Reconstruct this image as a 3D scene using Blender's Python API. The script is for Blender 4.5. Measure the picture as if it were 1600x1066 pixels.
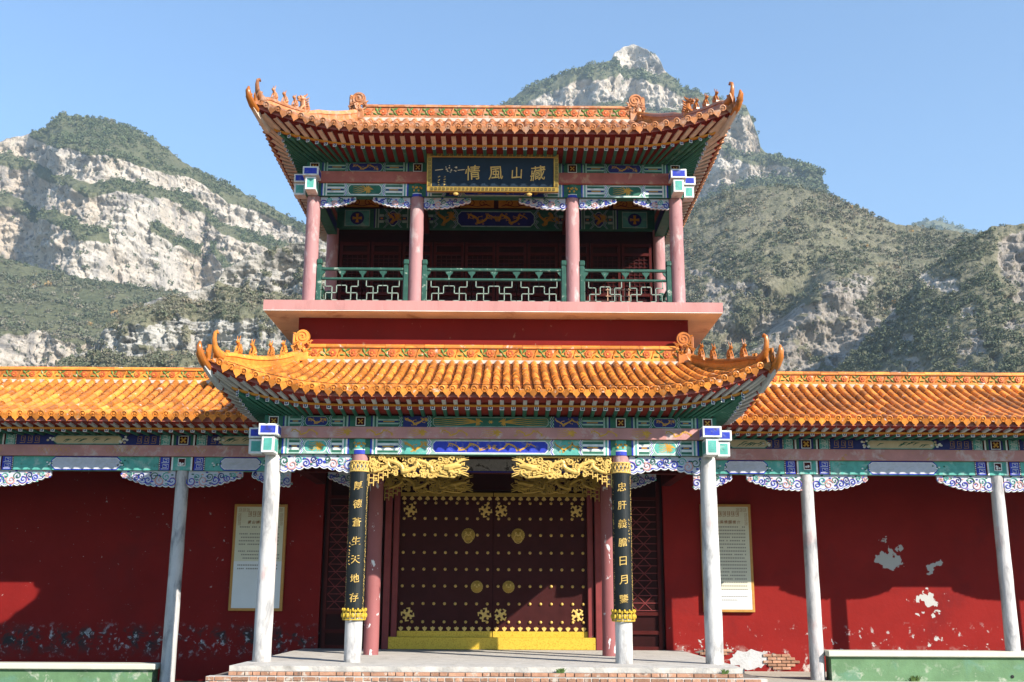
import bpy, math, random
import numpy as np
from mathutils import Vector, Matrix

for _o in list(bpy.data.objects):
    bpy.data.objects.remove(_o)
scene = bpy.context.scene
COL = scene.collection
R = math.radians

# ------------------------------------------------------------------ camera
EYE = (0.2607, -17.3466, 0.9254)
PITCH, YAW, ROLL = 0.2368, 0.0044, 0.0054
cam_data = bpy.data.cameras.new('camera')
cam = bpy.data.objects.new('camera', cam_data)
COL.objects.link(cam)
scene.camera = cam
cam_data.sensor_width = 36.0
cam_data.lens = 1684.3 * 36.0 / 1600.0
cam_data.clip_start = 0.1
cam_data.clip_end = 20000
_w = Vector((math.sin(YAW) * math.cos(PITCH), math.cos(YAW) * math.cos(PITCH), math.sin(PITCH)))
_r = Vector((math.cos(YAW), -math.sin(YAW), 0))
_u = _r.cross(_w)
_r2 = _r * math.cos(ROLL) + _u * math.sin(ROLL)
_u2 = -_r * math.sin(ROLL) + _u * math.cos(ROLL)
_m = Matrix((_r2, _u2, -_w)).transposed().to_4x4()
_m.translation = Vector(EYE)
cam.matrix_world = _m

# ------------------------------------------------------------------ sky, sun, exposure
SUN_EL, SUN_AZ = R(29.5), R(45.0)          # the sun stands 45 degrees to the right of the facade's normal
world = bpy.data.worlds.new('World')
scene.world = world
world.use_nodes = True
wn = world.node_tree.nodes
sky = wn.new('ShaderNodeTexSky')
sky.sky_type = 'NISHITA'
sky.sun_disc = False
sky.sun_elevation = SUN_EL
sky.sun_rotation = R(180.0) - SUN_AZ       # sky rotation is measured from +Y, clockwise
sky.altitude = 0
sky.air_density = 1.25
sky.dust_density = 0.0
sky.ozone_density = 5.0
bg = wn['Background']
bg.inputs['Strength'].default_value = 0.125
world.node_tree.links.new(sky.outputs['Color'], bg.inputs['Color'])

sun_data = bpy.data.lights.new('sun', 'SUN')
sun_data.energy = 4.8
sun_data.angle = R(0.53)
sun_data.color = (1.0, 0.93, 0.82)
sun = bpy.data.objects.new('sun', sun_data)
COL.objects.link(sun)
_s = Vector((math.sin(SUN_AZ) * math.cos(SUN_EL), -math.cos(SUN_AZ) * math.cos(SUN_EL), math.sin(SUN_EL)))
sun.rotation_euler = _s.to_track_quat('Z', 'Y').to_euler()
sun.location = _s * 60

scene.view_settings.view_transform = 'Standard'
scene.view_settings.look = 'None'
scene.view_settings.exposure = 1.0
scene.view_settings.gamma = 1.0
scene.view_settings.use_curve_mapping = False
scene.cycles.max_bounces = 6
scene.cycles.diffuse_bounces = 2
scene.cycles.glossy_bounces = 2
scene.cycles.transmission_bounces = 2
scene.cycles.volume_bounces = 0

random.seed(7)
rng = np.random.default_rng(11)

# ------------------------------------------------------------------ materials
MATS = {}
def lin(c):
    return tuple(((v / 255.0) / 12.92 if v / 255.0 <= 0.04045 else ((v / 255.0 + 0.055) / 1.055) ** 2.4) for v in c)

def mat(name, col, rough=0.6, var=0.18, scale=5.0, stains=(), bump=0.0, bscale=30.0, island=0.0, metal=0.0,
        coat=0.0, spec=0.22, stretch=(1, 1, 1)):
    """procedural surface: linear base colour, noise variation, stains (colour, scale, lo, hi, mask)"""
    m = bpy.data.materials.new(name)
    m.use_nodes = True
    nt = m.node_tree
    N, L = nt.nodes, nt.links
    b = N['Principled BSDF']
    geo = N.new('ShaderNodeNewGeometry')
    mp = N.new('ShaderNodeMapping')
    mp.inputs['Scale'].default_value = stretch
    L.new(geo.outputs['Position'], mp.inputs['Vector'])
    def noise(s, det=5.0, dist=0.0, rgh=0.6):
        n = N.new('ShaderNodeTexNoise')
        n.inputs['Scale'].default_value = s
        n.inputs['Detail'].default_value = det
        n.inputs['Roughness'].default_value = rgh
        n.inputs['Distortion'].default_value = dist
        L.new(mp.outputs['Vector'], n.inputs['Vector'])
        return n.outputs['Fac']
    def rng_(val, a, b_, c, d):
        r = N.new('ShaderNodeMapRange')
        r.inputs[1].default_value, r.inputs[2].default_value = a, b_
        r.inputs[3].default_value, r.inputs[4].default_value = c, d
        L.new(val, r.inputs[0])
        return r.outputs[0]
    def math_(op, a, b_):
        n = N.new('ShaderNodeMath')
        n.operation = op
        for i, v in enumerate((a, b_)):
            if isinstance(v, (int, float)):
                n.inputs[i].default_value = v
            else:
                L.new(v, n.inputs[i])
        return n.outputs[0]
    def mix(fac, a, b_, mode='MIX'):
        n = N.new('ShaderNodeMix')
        n.data_type = 'RGBA'
        n.blend_type = mode
        for k, v in ((0, fac), (6, a), (7, b_)):
            if isinstance(v, (int, float)):
                n.inputs[k].default_value = v
            elif isinstance(v, tuple):
                n.inputs[k].default_value = (*v, 1)
            else:
                L.new(v, n.inputs[k])
        return n.outputs[2]
    k = rng_(noise(scale), 0.25, 0.75, 1 - var, 1 + var)
    if island:
        oi = N.new('ShaderNodeObjectInfo')
        fr = math_('FRACT', math_('ADD', geo.outputs['Random Per Island'], oi.outputs['Random']), 0)
        k = math_('MULTIPLY', k, rng_(fr, 0, 1, 1 - island, 1 + island))
    cv = N.new('ShaderNodeCombineColor')
    for i in range(3):
        L.new(k, cv.inputs[i])
    out = mix(1.0, col, cv.outputs[0], 'MULTIPLY')
    for st in stains:
        f = rng_(noise(st[1], 7.0, 0.4, 0.65), st[2], st[3], 0, 1)
        mk = st[4] if len(st) > 4 else None
        if mk:
            if mk[0] == 'z':          # ('z', z_full, z_none): a height band with its own ragged edge
                sp = N.new('ShaderNodeSeparateXYZ')
                L.new(geo.outputs['Position'], sp.inputs[0])
                f = math_('MULTIPLY', f, rng_(sp.outputs[2], mk[1], mk[2], 1, 0))
                if len(mk) > 3:
                    f = math_('MULTIPLY', f, rng_(sp.outputs[2], mk[3], mk[4], 0, 1))
            else:                     # ('ball', centre, r_full, r_none)
                vm = N.new('ShaderNodeVectorMath')
                vm.operation = 'DISTANCE'
                L.new(geo.outputs['Position'], vm.inputs[0])
                vm.inputs[1].default_value = mk[1]
                raw = noise(st[1], 4.0, 0.2, 0.5)
                f = math_('ADD', raw, rng_(vm.outputs['Value'], mk[2], mk[3], 0.10, -0.30))
                f = rng_(f, st[2], st[3], 0, 1)
        out = mix(f, out, st[0])
    L.new(out, b.inputs['Base Color'])
    b.inputs['Roughness'].default_value = rough
    b.inputs['Metallic'].default_value = metal
    b.inputs['Coat Weight'].default_value = coat
    b.inputs['Coat Roughness'].default_value = 0.2
    b.inputs['Specular IOR Level'].default_value = spec
    if bump:
        bp = N.new('ShaderNodeBump')
        bp.inputs['Strength'].default_value = bump
        bp.inputs['Distance'].default_value = 0.02
        L.new(noise(bscale, 8.0), bp.inputs['Height'])
        L.new(bp.outputs['Normal'], b.inputs['Normal'])
    MATS[name] = m
    return m

WHITE_ST = (0.62, 0.60, 0.56)
mat('tile', (0.60, 0.205, 0.034), 0.4, 0.28, 9, [((0.33, 0.12, 0.03), 0.9, 0.48, 0.72), (WHITE_ST, 7, 0.62, 0.72), ((0.12, 0.05, 0.02), 5, 0.58, 0.78), ((0.34, 0.20, 0.10), 17, 0.58, 0.7)], 0.2, 40, island=0.5, coat=0.08)
mat('tile_old', (0.40, 0.16, 0.065), 0.5, 0.3, 8, [((0.46, 0.30, 0.22), 6, 0.50, 0.68), ((0.1, 0.045, 0.02), 5, 0.6, 0.8)], 0.2, 40, island=0.4, coat=0.05)
mat('tile_pan', (0.20, 0.062, 0.018), 0.5, 0.3, 9, [((0.1, 0.045, 0.02), 4, 0.5, 0.75)], 0.2, 40, island=0.3)
mat('glaze_brown', (0.36, 0.115, 0.02), 0.28, 0.3, 8, [((0.08, 0.03, 0.01), 6, 0.55, 0.75)], 0.15, 40, island=0.15, coat=0.3)
mat('glaze_green', (0.10, 0.20, 0.06), 0.35, 0.4, 14, [((0.5, 0.48, 0.35), 10, 0.62, 0.72)], coat=0.3)
mat('glaze_flower', (0.42, 0.10, 0.03), 0.4, 0.35, 14, [((0.55, 0.25, 0.06), 12, 0.55, 0.65)], coat=0.2)
mat('mortar', (0.46, 0.40, 0.34), 0.85, 0.3, 9, [((0.5, 0.22, 0.08), 6, 0.58, 0.7)], 0.4, 30)
PEEL = (0.40, 0.39, 0.37)
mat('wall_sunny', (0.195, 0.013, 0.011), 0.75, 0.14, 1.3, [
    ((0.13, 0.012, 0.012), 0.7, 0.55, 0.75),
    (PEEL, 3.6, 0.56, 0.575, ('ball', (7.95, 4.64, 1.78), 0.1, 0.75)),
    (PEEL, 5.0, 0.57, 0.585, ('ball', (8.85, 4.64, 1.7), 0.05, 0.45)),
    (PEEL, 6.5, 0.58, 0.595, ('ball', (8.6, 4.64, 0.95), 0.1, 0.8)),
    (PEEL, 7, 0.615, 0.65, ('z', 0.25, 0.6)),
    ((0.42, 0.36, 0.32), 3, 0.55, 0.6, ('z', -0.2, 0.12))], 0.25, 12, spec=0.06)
mat('wall_shady', (0.17, 0.011, 0.010), 0.75, 0.14, 1.3, [  # base red set darker than wall_sunny to deepen its shade; blistering is wear
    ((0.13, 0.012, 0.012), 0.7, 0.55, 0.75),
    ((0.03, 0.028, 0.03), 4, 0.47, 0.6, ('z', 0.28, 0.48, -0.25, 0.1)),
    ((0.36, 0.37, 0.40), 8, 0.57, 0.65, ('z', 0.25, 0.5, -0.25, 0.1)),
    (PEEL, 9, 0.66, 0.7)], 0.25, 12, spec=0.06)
mat('wall_band', (0.17, 0.014, 0.011), 0.8, 0.15, 1.2, [((0.30, 0.16, 0.10), 9, 0.66, 0.72), ((0.13, 0.015, 0.012), 1.5, 0.55, 0.75), (PEEL, 8, 0.72, 0.74)], 0.2, 15, stretch=(1, 1, 0.5), spec=0.06)
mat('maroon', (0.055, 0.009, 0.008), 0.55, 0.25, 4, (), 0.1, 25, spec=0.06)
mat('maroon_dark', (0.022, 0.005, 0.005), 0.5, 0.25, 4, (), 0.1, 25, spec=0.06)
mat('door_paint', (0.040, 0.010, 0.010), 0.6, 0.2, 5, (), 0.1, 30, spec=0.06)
mat('red_post', (0.17, 0.03, 0.03), 0.6, 0.2, 4, [(PEEL, 9, 0.68, 0.72)], 0.1, 25)
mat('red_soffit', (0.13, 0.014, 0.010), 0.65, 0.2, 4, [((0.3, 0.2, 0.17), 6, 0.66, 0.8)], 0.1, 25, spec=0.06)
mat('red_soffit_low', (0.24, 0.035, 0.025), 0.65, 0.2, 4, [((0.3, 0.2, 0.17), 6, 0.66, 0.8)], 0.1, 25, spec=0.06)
mat('concrete_white', (0.52, 0.50, 0.48), 0.8, 0.18, 6, [((0.24, 0.235, 0.235), 5, 0.50, 0.68), ((0.5, 0.32, 0.3), 2.2, 0.58, 0.7), ((0.17, 0.155, 0.14), 7, 0.42, 0.62, ('z', 0.0, 0.45))], 0.35, 25, stretch=(1, 1, 0.35))
mat('concrete_grey', (0.44, 0.42, 0.41), 0.8, 0.2, 7, [((0.17, 0.17, 0.18), 5, 0.5, 0.68), ((0.45, 0.30, 0.28), 2.5, 0.6, 0.72)], 0.4, 25, stretch=(1, 1, 0.35))
mat('column_pink', (0.34, 0.175, 0.175), 0.7, 0.12, 3, [((0.50, 0.40, 0.38), 5, 0.54, 0.70), ((0.22, 0.08, 0.08), 4, 0.58, 0.74)], 0.15, 20, stretch=(1, 1, 0.4))
mat('column_rear', (0.25, 0.085, 0.085), 0.65, 0.12, 3, [((0.62, 0.6, 0.6), 5, 0.60, 0.62)], 0.15, 20, stretch=(1, 1, 0.5))
mat('board_pink', (0.42, 0.20, 0.185), 0.7, 0.2, 3, [((0.48, 0.38, 0.36), 4, 0.52, 0.68), ((0.42, 0.22, 0.07), 7, 0.60, 0.68)], 0.15, 25)
mat('board_red', (0.33, 0.10, 0.08), 0.7, 0.25, 3, [((0.45, 0.25, 0.16), 4, 0.55, 0.7)], 0.15, 25)
mat('slab_pink', (0.43, 0.205, 0.19), 0.75, 0.12, 3, [((0.30, 0.15, 0.14), 1.8, 0.56, 0.75), ((0.5, 0.42, 0.4), 6, 0.6, 0.72)], 0.2, 25, stretch=(1, 1, 0.3))
mat('slab_cream', (0.78, 0.72, 0.66), 0.8, 0.14, 2, [((0.38, 0.25, 0.2), 1.5, 0.55, 0.75)], 0.2, 20)
mat('cream', (0.58, 0.47, 0.38), 0.7, 0.2, 8, [((0.35, 0.24, 0.18), 6, 0.55, 0.75)])
mat('grey_paint', (0.45, 0.46, 0.46), 0.7, 0.2, 8, [((0.3, 0.28, 0.26), 6, 0.55, 0.75)])
mat('raft_green', (0.030, 0.135, 0.09), 0.55, 0.25, 6, [((0.2, 0.3, 0.25), 6, 0.62, 0.75)])
mat('soffit_green', (0.030, 0.125, 0.075), 0.6, 0.3, 3, [((0.2, 0.3, 0.24), 4, 0.55, 0.75)])
mat('line_orange', (0.55, 0.22, 0.02), 0.5, 0.2, 6)
mat('white', (0.66, 0.66, 0.64), 0.65, 0.1, 10, [((0.36, 0.35, 0.34), 7, 0.52, 0.75)])
mat('blue', (0.022, 0.040, 0.36), 0.55, 0.25, 10, [((0.16, 0.18, 0.30), 6, 0.55, 0.75), ((0.03, 0.03, 0.10), 9, 0.56, 0.7)])
mat('navy', (0.016, 0.022, 0.14), 0.55, 0.25, 10)
mat('teal', (0.085, 0.33, 0.28), 0.6, 0.22, 8, [((0.30, 0.42, 0.38), 6, 0.54, 0.72), ((0.05, 0.14, 0.12), 9, 0.56, 0.72)])
mat('green', (0.02, 0.11, 0.07), 0.55, 0.25, 8, [((0.10, 0.15, 0.12), 6, 0.56, 0.75)])
mat('palegreen', (0.26, 0.39, 0.34), 0.6, 0.2, 8, [((0.14, 0.17, 0.15), 7, 0.55, 0.75)])
mat('lilac', (0.45, 0.46, 0.52), 0.65, 0.12, 10, [((0.36, 0.36, 0.42), 8, 0.6, 0.75)])
mat('pinkline', (0.55, 0.30, 0.28), 0.65, 0.15, 10)
mat('ochre', (0.48, 0.25, 0.03), 0.5, 0.25, 10)
mat('panel_orange', (0.52, 0.22, 0.02), 0.5, 0.2, 6)
mat('panel_cream', (0.55, 0.45, 0.28), 0.6, 0.12, 8)
mat('picture_grey', (0.30, 0.29, 0.27), 0.6, 0.3, 9, [((0.06, 0.055, 0.05), 9, 0.52, 0.6)])
mat('ink', (0.05, 0.06, 0.05), 0.6, 0.2, 10)
mat('gold', (0.58, 0.385, 0.11), 0.38, 0.15, 12, [((0.35, 0.2, 0.04), 9, 0.6, 0.75)], metal=0.0)
mat('gold_dull', (0.34, 0.22, 0.045), 0.42, 0.2, 12, [((0.2, 0.12, 0.03), 9, 0.55, 0.75)], metal=0.3)
mat('gold_bright', (0.56, 0.38, 0.045), 0.4, 0.12, 40, [((0.4, 0.24, 0.02), 45, 0.52, 0.6)], metal=0.2)
mat('plaque_blue', (0.005, 0.017, 0.034), 0.6, 0.25, 5)
mat('couplet_black', (0.010, 0.013, 0.014), 0.5, 0.3, 5, [((0.4, 0.4, 0.36), 16, 0.70, 0.72)])
mat('rail_green', (0.022, 0.075, 0.055), 0.5, 0.3, 9, [((0.3, 0.34, 0.28), 9, 0.6, 0.68)], 0.1, 30)
mat('lattice_pale', (0.22, 0.28, 0.23), 0.6, 0.3, 9, [((0.06, 0.13, 0.1), 10, 0.58, 0.66)])
mat('bench_cap', (0.50, 0.49, 0.40), 0.75, 0.08, 4, [((0.45, 0.45, 0.38), 5, 0.6, 0.75)], 0.2, 25)
mat('bench_green', (0.105, 0.19, 0.095), 0.8, 0.2, 3, [((0.36, 0.38, 0.30), 5, 0.55, 0.66, ('z', -0.32, -0.05)), ((0.10, 0.2, 0.13), 2.5, 0.55, 0.7)], 0.3, 20)
mat('brick', (0.33, 0.175, 0.11), 0.85, 0.25, 14, [((0.42, 0.36, 0.30), 9, 0.56, 0.66), ((0.13, 0.09, 0.07), 8, 0.6, 0.7)], 0.4, 50, island=0.3)
mat('brick_joint', (0.16, 0.13, 0.11), 0.95, 0.3, 14, (), 0.4, 50)
mat('concrete_floor', (0.47, 0.44, 0.40), 0.9, 0.16, 3, [((0.30, 0.28, 0.25), 5, 0.55, 0.7)], 0.6, 18)
mat('pavement', (0.40, 0.36, 0.30), 0.9, 0.14, 2, [((0.33, 0.30, 0.25), 3, 0.55, 0.7)], 0.4, 14)
mat('plaster_grey', (0.42, 0.42, 0.42), 0.9, 0.12, 6, [((0.3, 0.29, 0.28), 7, 0.55, 0.7)], 0.4, 30)
mat('ground_dirt', (0.13, 0.12, 0.10), 0.95, 0.25, 0.3, [((0.07, 0.09, 0.03), 0.1, 0.5, 0.6)], 0.4, 4)
mat('notice_frame', (0.40, 0.20, 0.05), 0.4, 0.15, 10)
mat('notice_paper', (0.56, 0.54, 0.42), 0.5, 0.06, 3)
mat('notice_white', (0.62, 0.63, 0.64), 0.45, 0.04, 3)
mat('print_brown', (0.26, 0.12, 0.05), 0.6, 0.1, 10)
mat('print_grey', (0.22, 0.21, 0.19), 0.6, 0.1, 10)
mat('wood_pale', (0.42, 0.27, 0.18), 0.7, 0.2, 6, (), 0.2, 30, island=0.15)
mat('black', (0.012, 0.012, 0.012), 0.6, 0.2, 10)
mat('leaf', (0.07, 0.12, 0.03), 0.7, 0.3, 20)

# ------------------------------------------------------------------ mesh helpers
WL = {}                                   # world location of every parent
class MB:
    def __init__(s):
        s.v, s.f, s.m, s.mats = [], [], [], []
    def mi(s, mt):
        if mt not in s.mats:
            s.mats.append(mt)
        return s.mats.index(mt)
    def poly(s, pts, mt):
        b = len(s.v)
        s.v += [tuple(p) for p in pts]
        s.f.append(tuple(range(b, b + len(pts))))
        s.m.append(s.mi(mt))
    def raw(s, vs, fs, mt):
        b = len(s.v)
        s.v += [tuple(p) for p in vs]
        k = s.mi(mt)
        for f in fs:
            s.f.append(tuple(i + b for i in f))
            s.m.append(k)
    def box(s, x0, x1, y0, y1, z0, z1, mt, top=None):
        if top is None:
            top = (x0, x1, y0, y1)
        a0, a1, b0, b1 = top
        vs = [(x0, y0, z0), (x1, y0, z0), (x1, y1, z0), (x0, y1, z0), (a0, b0, z1), (a1, b0, z1), (a1, b1, z1), (a0, b1, z1)]
        s.raw(vs, [(3, 2, 1, 0), (4, 5, 6, 7), (0, 1, 5, 4), (1, 2, 6, 5), (2, 3, 7, 6), (3, 0, 4, 7)], mt)
    def bbox(s, x0, x1, y0, y1, z0, z1, mt, e=0.012):
        """box with chamfered edges"""
        xs, ys, zs = (x0, x1), (y0, y1), (z0, z1)
        vs, idx = [], {}
        for i in (0, 1):
            for j in (0, 1):
                for k in (0, 1):
                    sx, sy, sz = (1, -1)[i] * e, (1, -1)[j] * e, (1, -1)[k] * e
                    for n, d in enumerate(((0, sy, sz), (sx, 0, sz), (sx, sy, 0))):
                        idx[(i, j, k, n)] = len(vs)
                        vs.append((xs[i] + d[0], ys[j] + d[1], zs[k] + d[2]))
        q = lambda *a: tuple(idx[t] for t in a)
        fs = []
        for i in (0, 1):
            f = q((i, 0, 0, 0), (i, 1, 0, 0), (i, 1, 1, 0), (i, 0, 1, 0)); fs.append(f if i else f[::-1])
            f = q((0, i, 0, 1), (0, i, 1, 1), (1, i, 1, 1), (1, i, 0, 1)); fs.append(f if i else f[::-1])
            f = q((0, 0, i, 2), (1, 0, i, 2), (1, 1, i, 2), (0, 1, i, 2)); fs.append(f if i else f[::-1])
        for a in (0, 1):
            for b in (0, 1):
                fs.append(q((a, b, 0, 0), (a, b, 1, 0), (a, b, 1, 1), (a, b, 0, 1)))
                fs.append(q((a, 0, b, 0), (a, 1, b, 0), (a, 1, b, 2), (a, 0, b, 2)))
                fs.append(q((0, a, b, 1), (1, a, b, 1), (1, a, b, 2), (0, a, b, 2)))
                for c in (0, 1):
                    fs.append(q((a, b, c, 0), (a, b, c, 1), (a, b, c, 2)))
        fs = list(dict.fromkeys(fs))
        s.raw(vs, fs, mt)
    def tube(s, pts, rad, mt, seg=8, flat=(1, 1), cap=True):
        pts = [Vector(p) for p in pts]
        n = len(pts)
        if isinstance(rad, (int, float)):
            rad = [rad] * n
        up = None
        vs, fs = [], []
        for i in range(n):
            t = (pts[min(i + 1, n - 1)] - pts[max(i - 1, 0)])
            t = t.normalized() if t.length > 1e-9 else Vector((0, 0, 1))
            if up is None:
                up = Vector((0, 1, 0)) if abs(t.y) < 0.9 else Vector((1, 0, 0))
            a = (up - t * up.dot(t))
            a = a.normalized() if a.length > 1e-6 else t.orthogonal().normalized()
            up = a
            c = t.cross(a)
            for k in range(seg):
                an = 2 * math.pi * k / seg
                vs.append(pts[i] + (a * math.cos(an) * flat[0] + c * math.sin(an) * flat[1]) * rad[i])
        for i in range(n - 1):
            for k in range(seg):
                k2 = (k + 1) % seg
                fs.append((i * seg + k, i * seg + k2, (i + 1) * seg + k2, (i + 1) * seg + k))
        if cap:
            fs.append(tuple(range(seg))[::-1])
            fs.append(tuple(range((n - 1) * seg, n * seg)))
        s.raw(vs, fs, mt)
    def lathe(s, prof, c, mt, seg=16, axis='z'):
        vs, fs = [], []
        for r, h in prof:
            for k in range(seg):
                a = 2 * math.pi * k / seg
                p = (r * math.cos(a), r * math.sin(a), h)
                if axis == 'y':
                    p = (p[0], -h, p[1])
                vs.append((c[0] + p[0], c[1] + p[1], c[2] + p[2]))
        for i in range(len(prof) - 1):
            for k in range(seg):
                k2 = (k + 1) % seg
                fs.append((i * seg + k, i * seg + k2, (i + 1) * seg + k2, (i + 1) * seg + k))
        fs.append(tuple(range(seg))[::-1])
        fs.append(tuple(range((len(prof) - 1) * seg, len(prof) * seg)))
        s.raw(vs, fs, mt)
    def prism(s, outline, y0, y1, mt):
        """outline in x,z extruded from y0 to y1"""
        n = len(outline)
        vs = [(x, y0, z) for x, z in outline] + [(x, y1, z) for x, z in outline]
        fs = [tuple(range(n)), tuple(range(n, 2 * n))[::-1]]
        for i in range(n):
            j = (i + 1) % n
            fs.append((i, i + n, j + n, j))
        s.raw(vs, fs, mt)
    def ball(s, c, r, mt, seg=10, rings=6):
        prof = []
        for i in range(1, rings):
            a = math.pi * i / rings
            prof.append((math.sin(a), -math.cos(a)))
        rx, ry, rz = (r, r, r) if isinstance(r, (int, float)) else r
        vs = [(c[0], c[1], c[2] - rz)]
        for q, h in prof:
            for k in range(seg):
                a = 2 * math.pi * k / seg
                vs.append((c[0] + rx * q * math.cos(a), c[1] + ry * q * math.sin(a), c[2] + rz * h))
        vs.append((c[0], c[1], c[2] + rz))
        fs = []
        for k in range(seg):
            k2 = (k + 1) % seg
            fs.append((0, 1 + k2, 1 + k))
            for i in range(len(prof) - 1):
                b = 1 + i * seg
                fs.append((b + k, b + k2, b + seg + k2, b + seg + k))
            b = 1 + (len(prof) - 1) * seg
            fs.append((b + k, b + k2, len(vs) - 1))
        s.raw(vs, fs, mt)
    def mesh(s, name, smooth=False, origin=(0, 0, 0)):
        me = bpy.data.meshes.new(name)
        ox, oy, oz = origin
        me.from_pydata([(x - ox, y - oy, z - oz) for x, y, z in s.v], [], s.f)
        for k in s.mats:
            me.materials.append(MATS[k])
        me.polygons.foreach_set('material_index', s.m)
        if smooth:
            me.polygons.foreach_set('use_smooth', [True] * len(s.f))
            try:
                me.set_sharp_from_angle(angle=R(40))
            except Exception:
                pass
        me.update()
        return me
    def build(s, name, parent=None, smooth=False, origin=None):
        if origin is None:
            a = np.array(s.v)
            origin = ((a[:, 0].min() + a[:, 0].max()) / 2, (a[:, 1].min() + a[:, 1].max()) / 2, a[:, 2].min())
        origin = tuple(float(q) for q in origin)
        o = bpy.data.objects.new(name, s.mesh(name, smooth, origin))
        return link(o, parent, origin)

def link(o, parent, loc, rot=None):
    COL.objects.link(o)
    p = Vector(WL[parent.name]) if parent else Vector((0, 0, 0))
    if parent:
        o.parent = parent
    mtx = Matrix.Translation(Vector(loc) - p)
    if rot is not None:
        mtx = mtx @ rot.to_4x4()
    o.matrix_basis = mtx
    WL[o.name] = tuple(loc)
    return o

def inst(me, name, parent, loc, rot=None):
    return link(bpy.data.objects.new(name, me), parent, loc, rot)

def thing(name, label, cat, loc, group=None):
    o = bpy.data.objects.new(name, None)
    o.empty_display_size = 0.3
    link(o, None, loc)
    return tag(o, label, cat, group)

def tag(o, label, cat, group=None):
    o['label'] = label
    o['category'] = cat
    if group:
        o['group'] = group
    return o

def kind(o, k):
    o['kind'] = k
    return o

def spiral(cx, cz, r0, r1, turns, a0, n=14, d=1):
    return [(cx + (r0 + (r1 - r0) * i / n) * math.cos(a0 + d * turns * 2 * math.pi * i / n),
             cz + (r0 + (r1 - r0) * i / n) * math.sin(a0 + d * turns * 2 * math.pi * i / n)) for i in range(n + 1)]

# ================================================================== ground and mountains
def vnoise(x, y, z, seed=0):
    xi, yi, zi = np.floor(x).astype(np.int64), np.floor(y).astype(np.int64), np.floor(z).astype(np.int64)
    xf, yf, zf = x - xi, y - yi, z - zi
    sx, sy, sz = (t * t * (3 - 2 * t) for t in (xf, yf, zf))
    def h(a, b, c):
        n = (a * 374761393 + b * 668265263 + c * 2147483647 + seed * 1274126177) & 0xffffffff
        n = ((n ^ (n >> 13)) * 1274126177) & 0xffffffff
        n = ((n ^ (n >> 16)) * 2246822519) & 0xffffffff
        return ((n ^ (n >> 15)) & 0xffff) / 65535.0
    def lx(b, c):
        return h(xi, yi + b, zi + c) * (1 - sx) + h(xi + 1, yi + b, zi + c) * sx
    def ly(c):
        return lx(0, c) * (1 - sy) + lx(1, c) * sy
    return ly(0) * (1 - sz) + ly(1) * sz

def fbm(x, y, z, octv=4, seed=0, gain=0.5):
    s, a, t = 0, 1.0, 0
    for k in range(octv):
        s = s + a * (vnoise(x * 2 ** k, y * 2 ** k, z * 2 ** k, seed + k) - 0.5)
        t += a
        a *= gain
    return s / t * 2

def curve(pts, x):
    p = np.array(sorted(pts))
    return np.interp(x, p[:, 0], p[:, 1], left=-9, right=-9)

def band(tx, te, pts, w, wob):
    """1 on a ledge that follows pts (bearing, elevation), 0 away from it"""
    p = np.array(sorted(pts))
    c = np.interp(tx, p[:, 0], p[:, 1])
    inside = (tx > p[0, 0] - 0.004) & (tx < p[-1, 0] + 0.004)
    d = np.abs(te - c + wob) / w
    return np.where(inside, np.clip(1.6 - d, 0, 1), 0)

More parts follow.
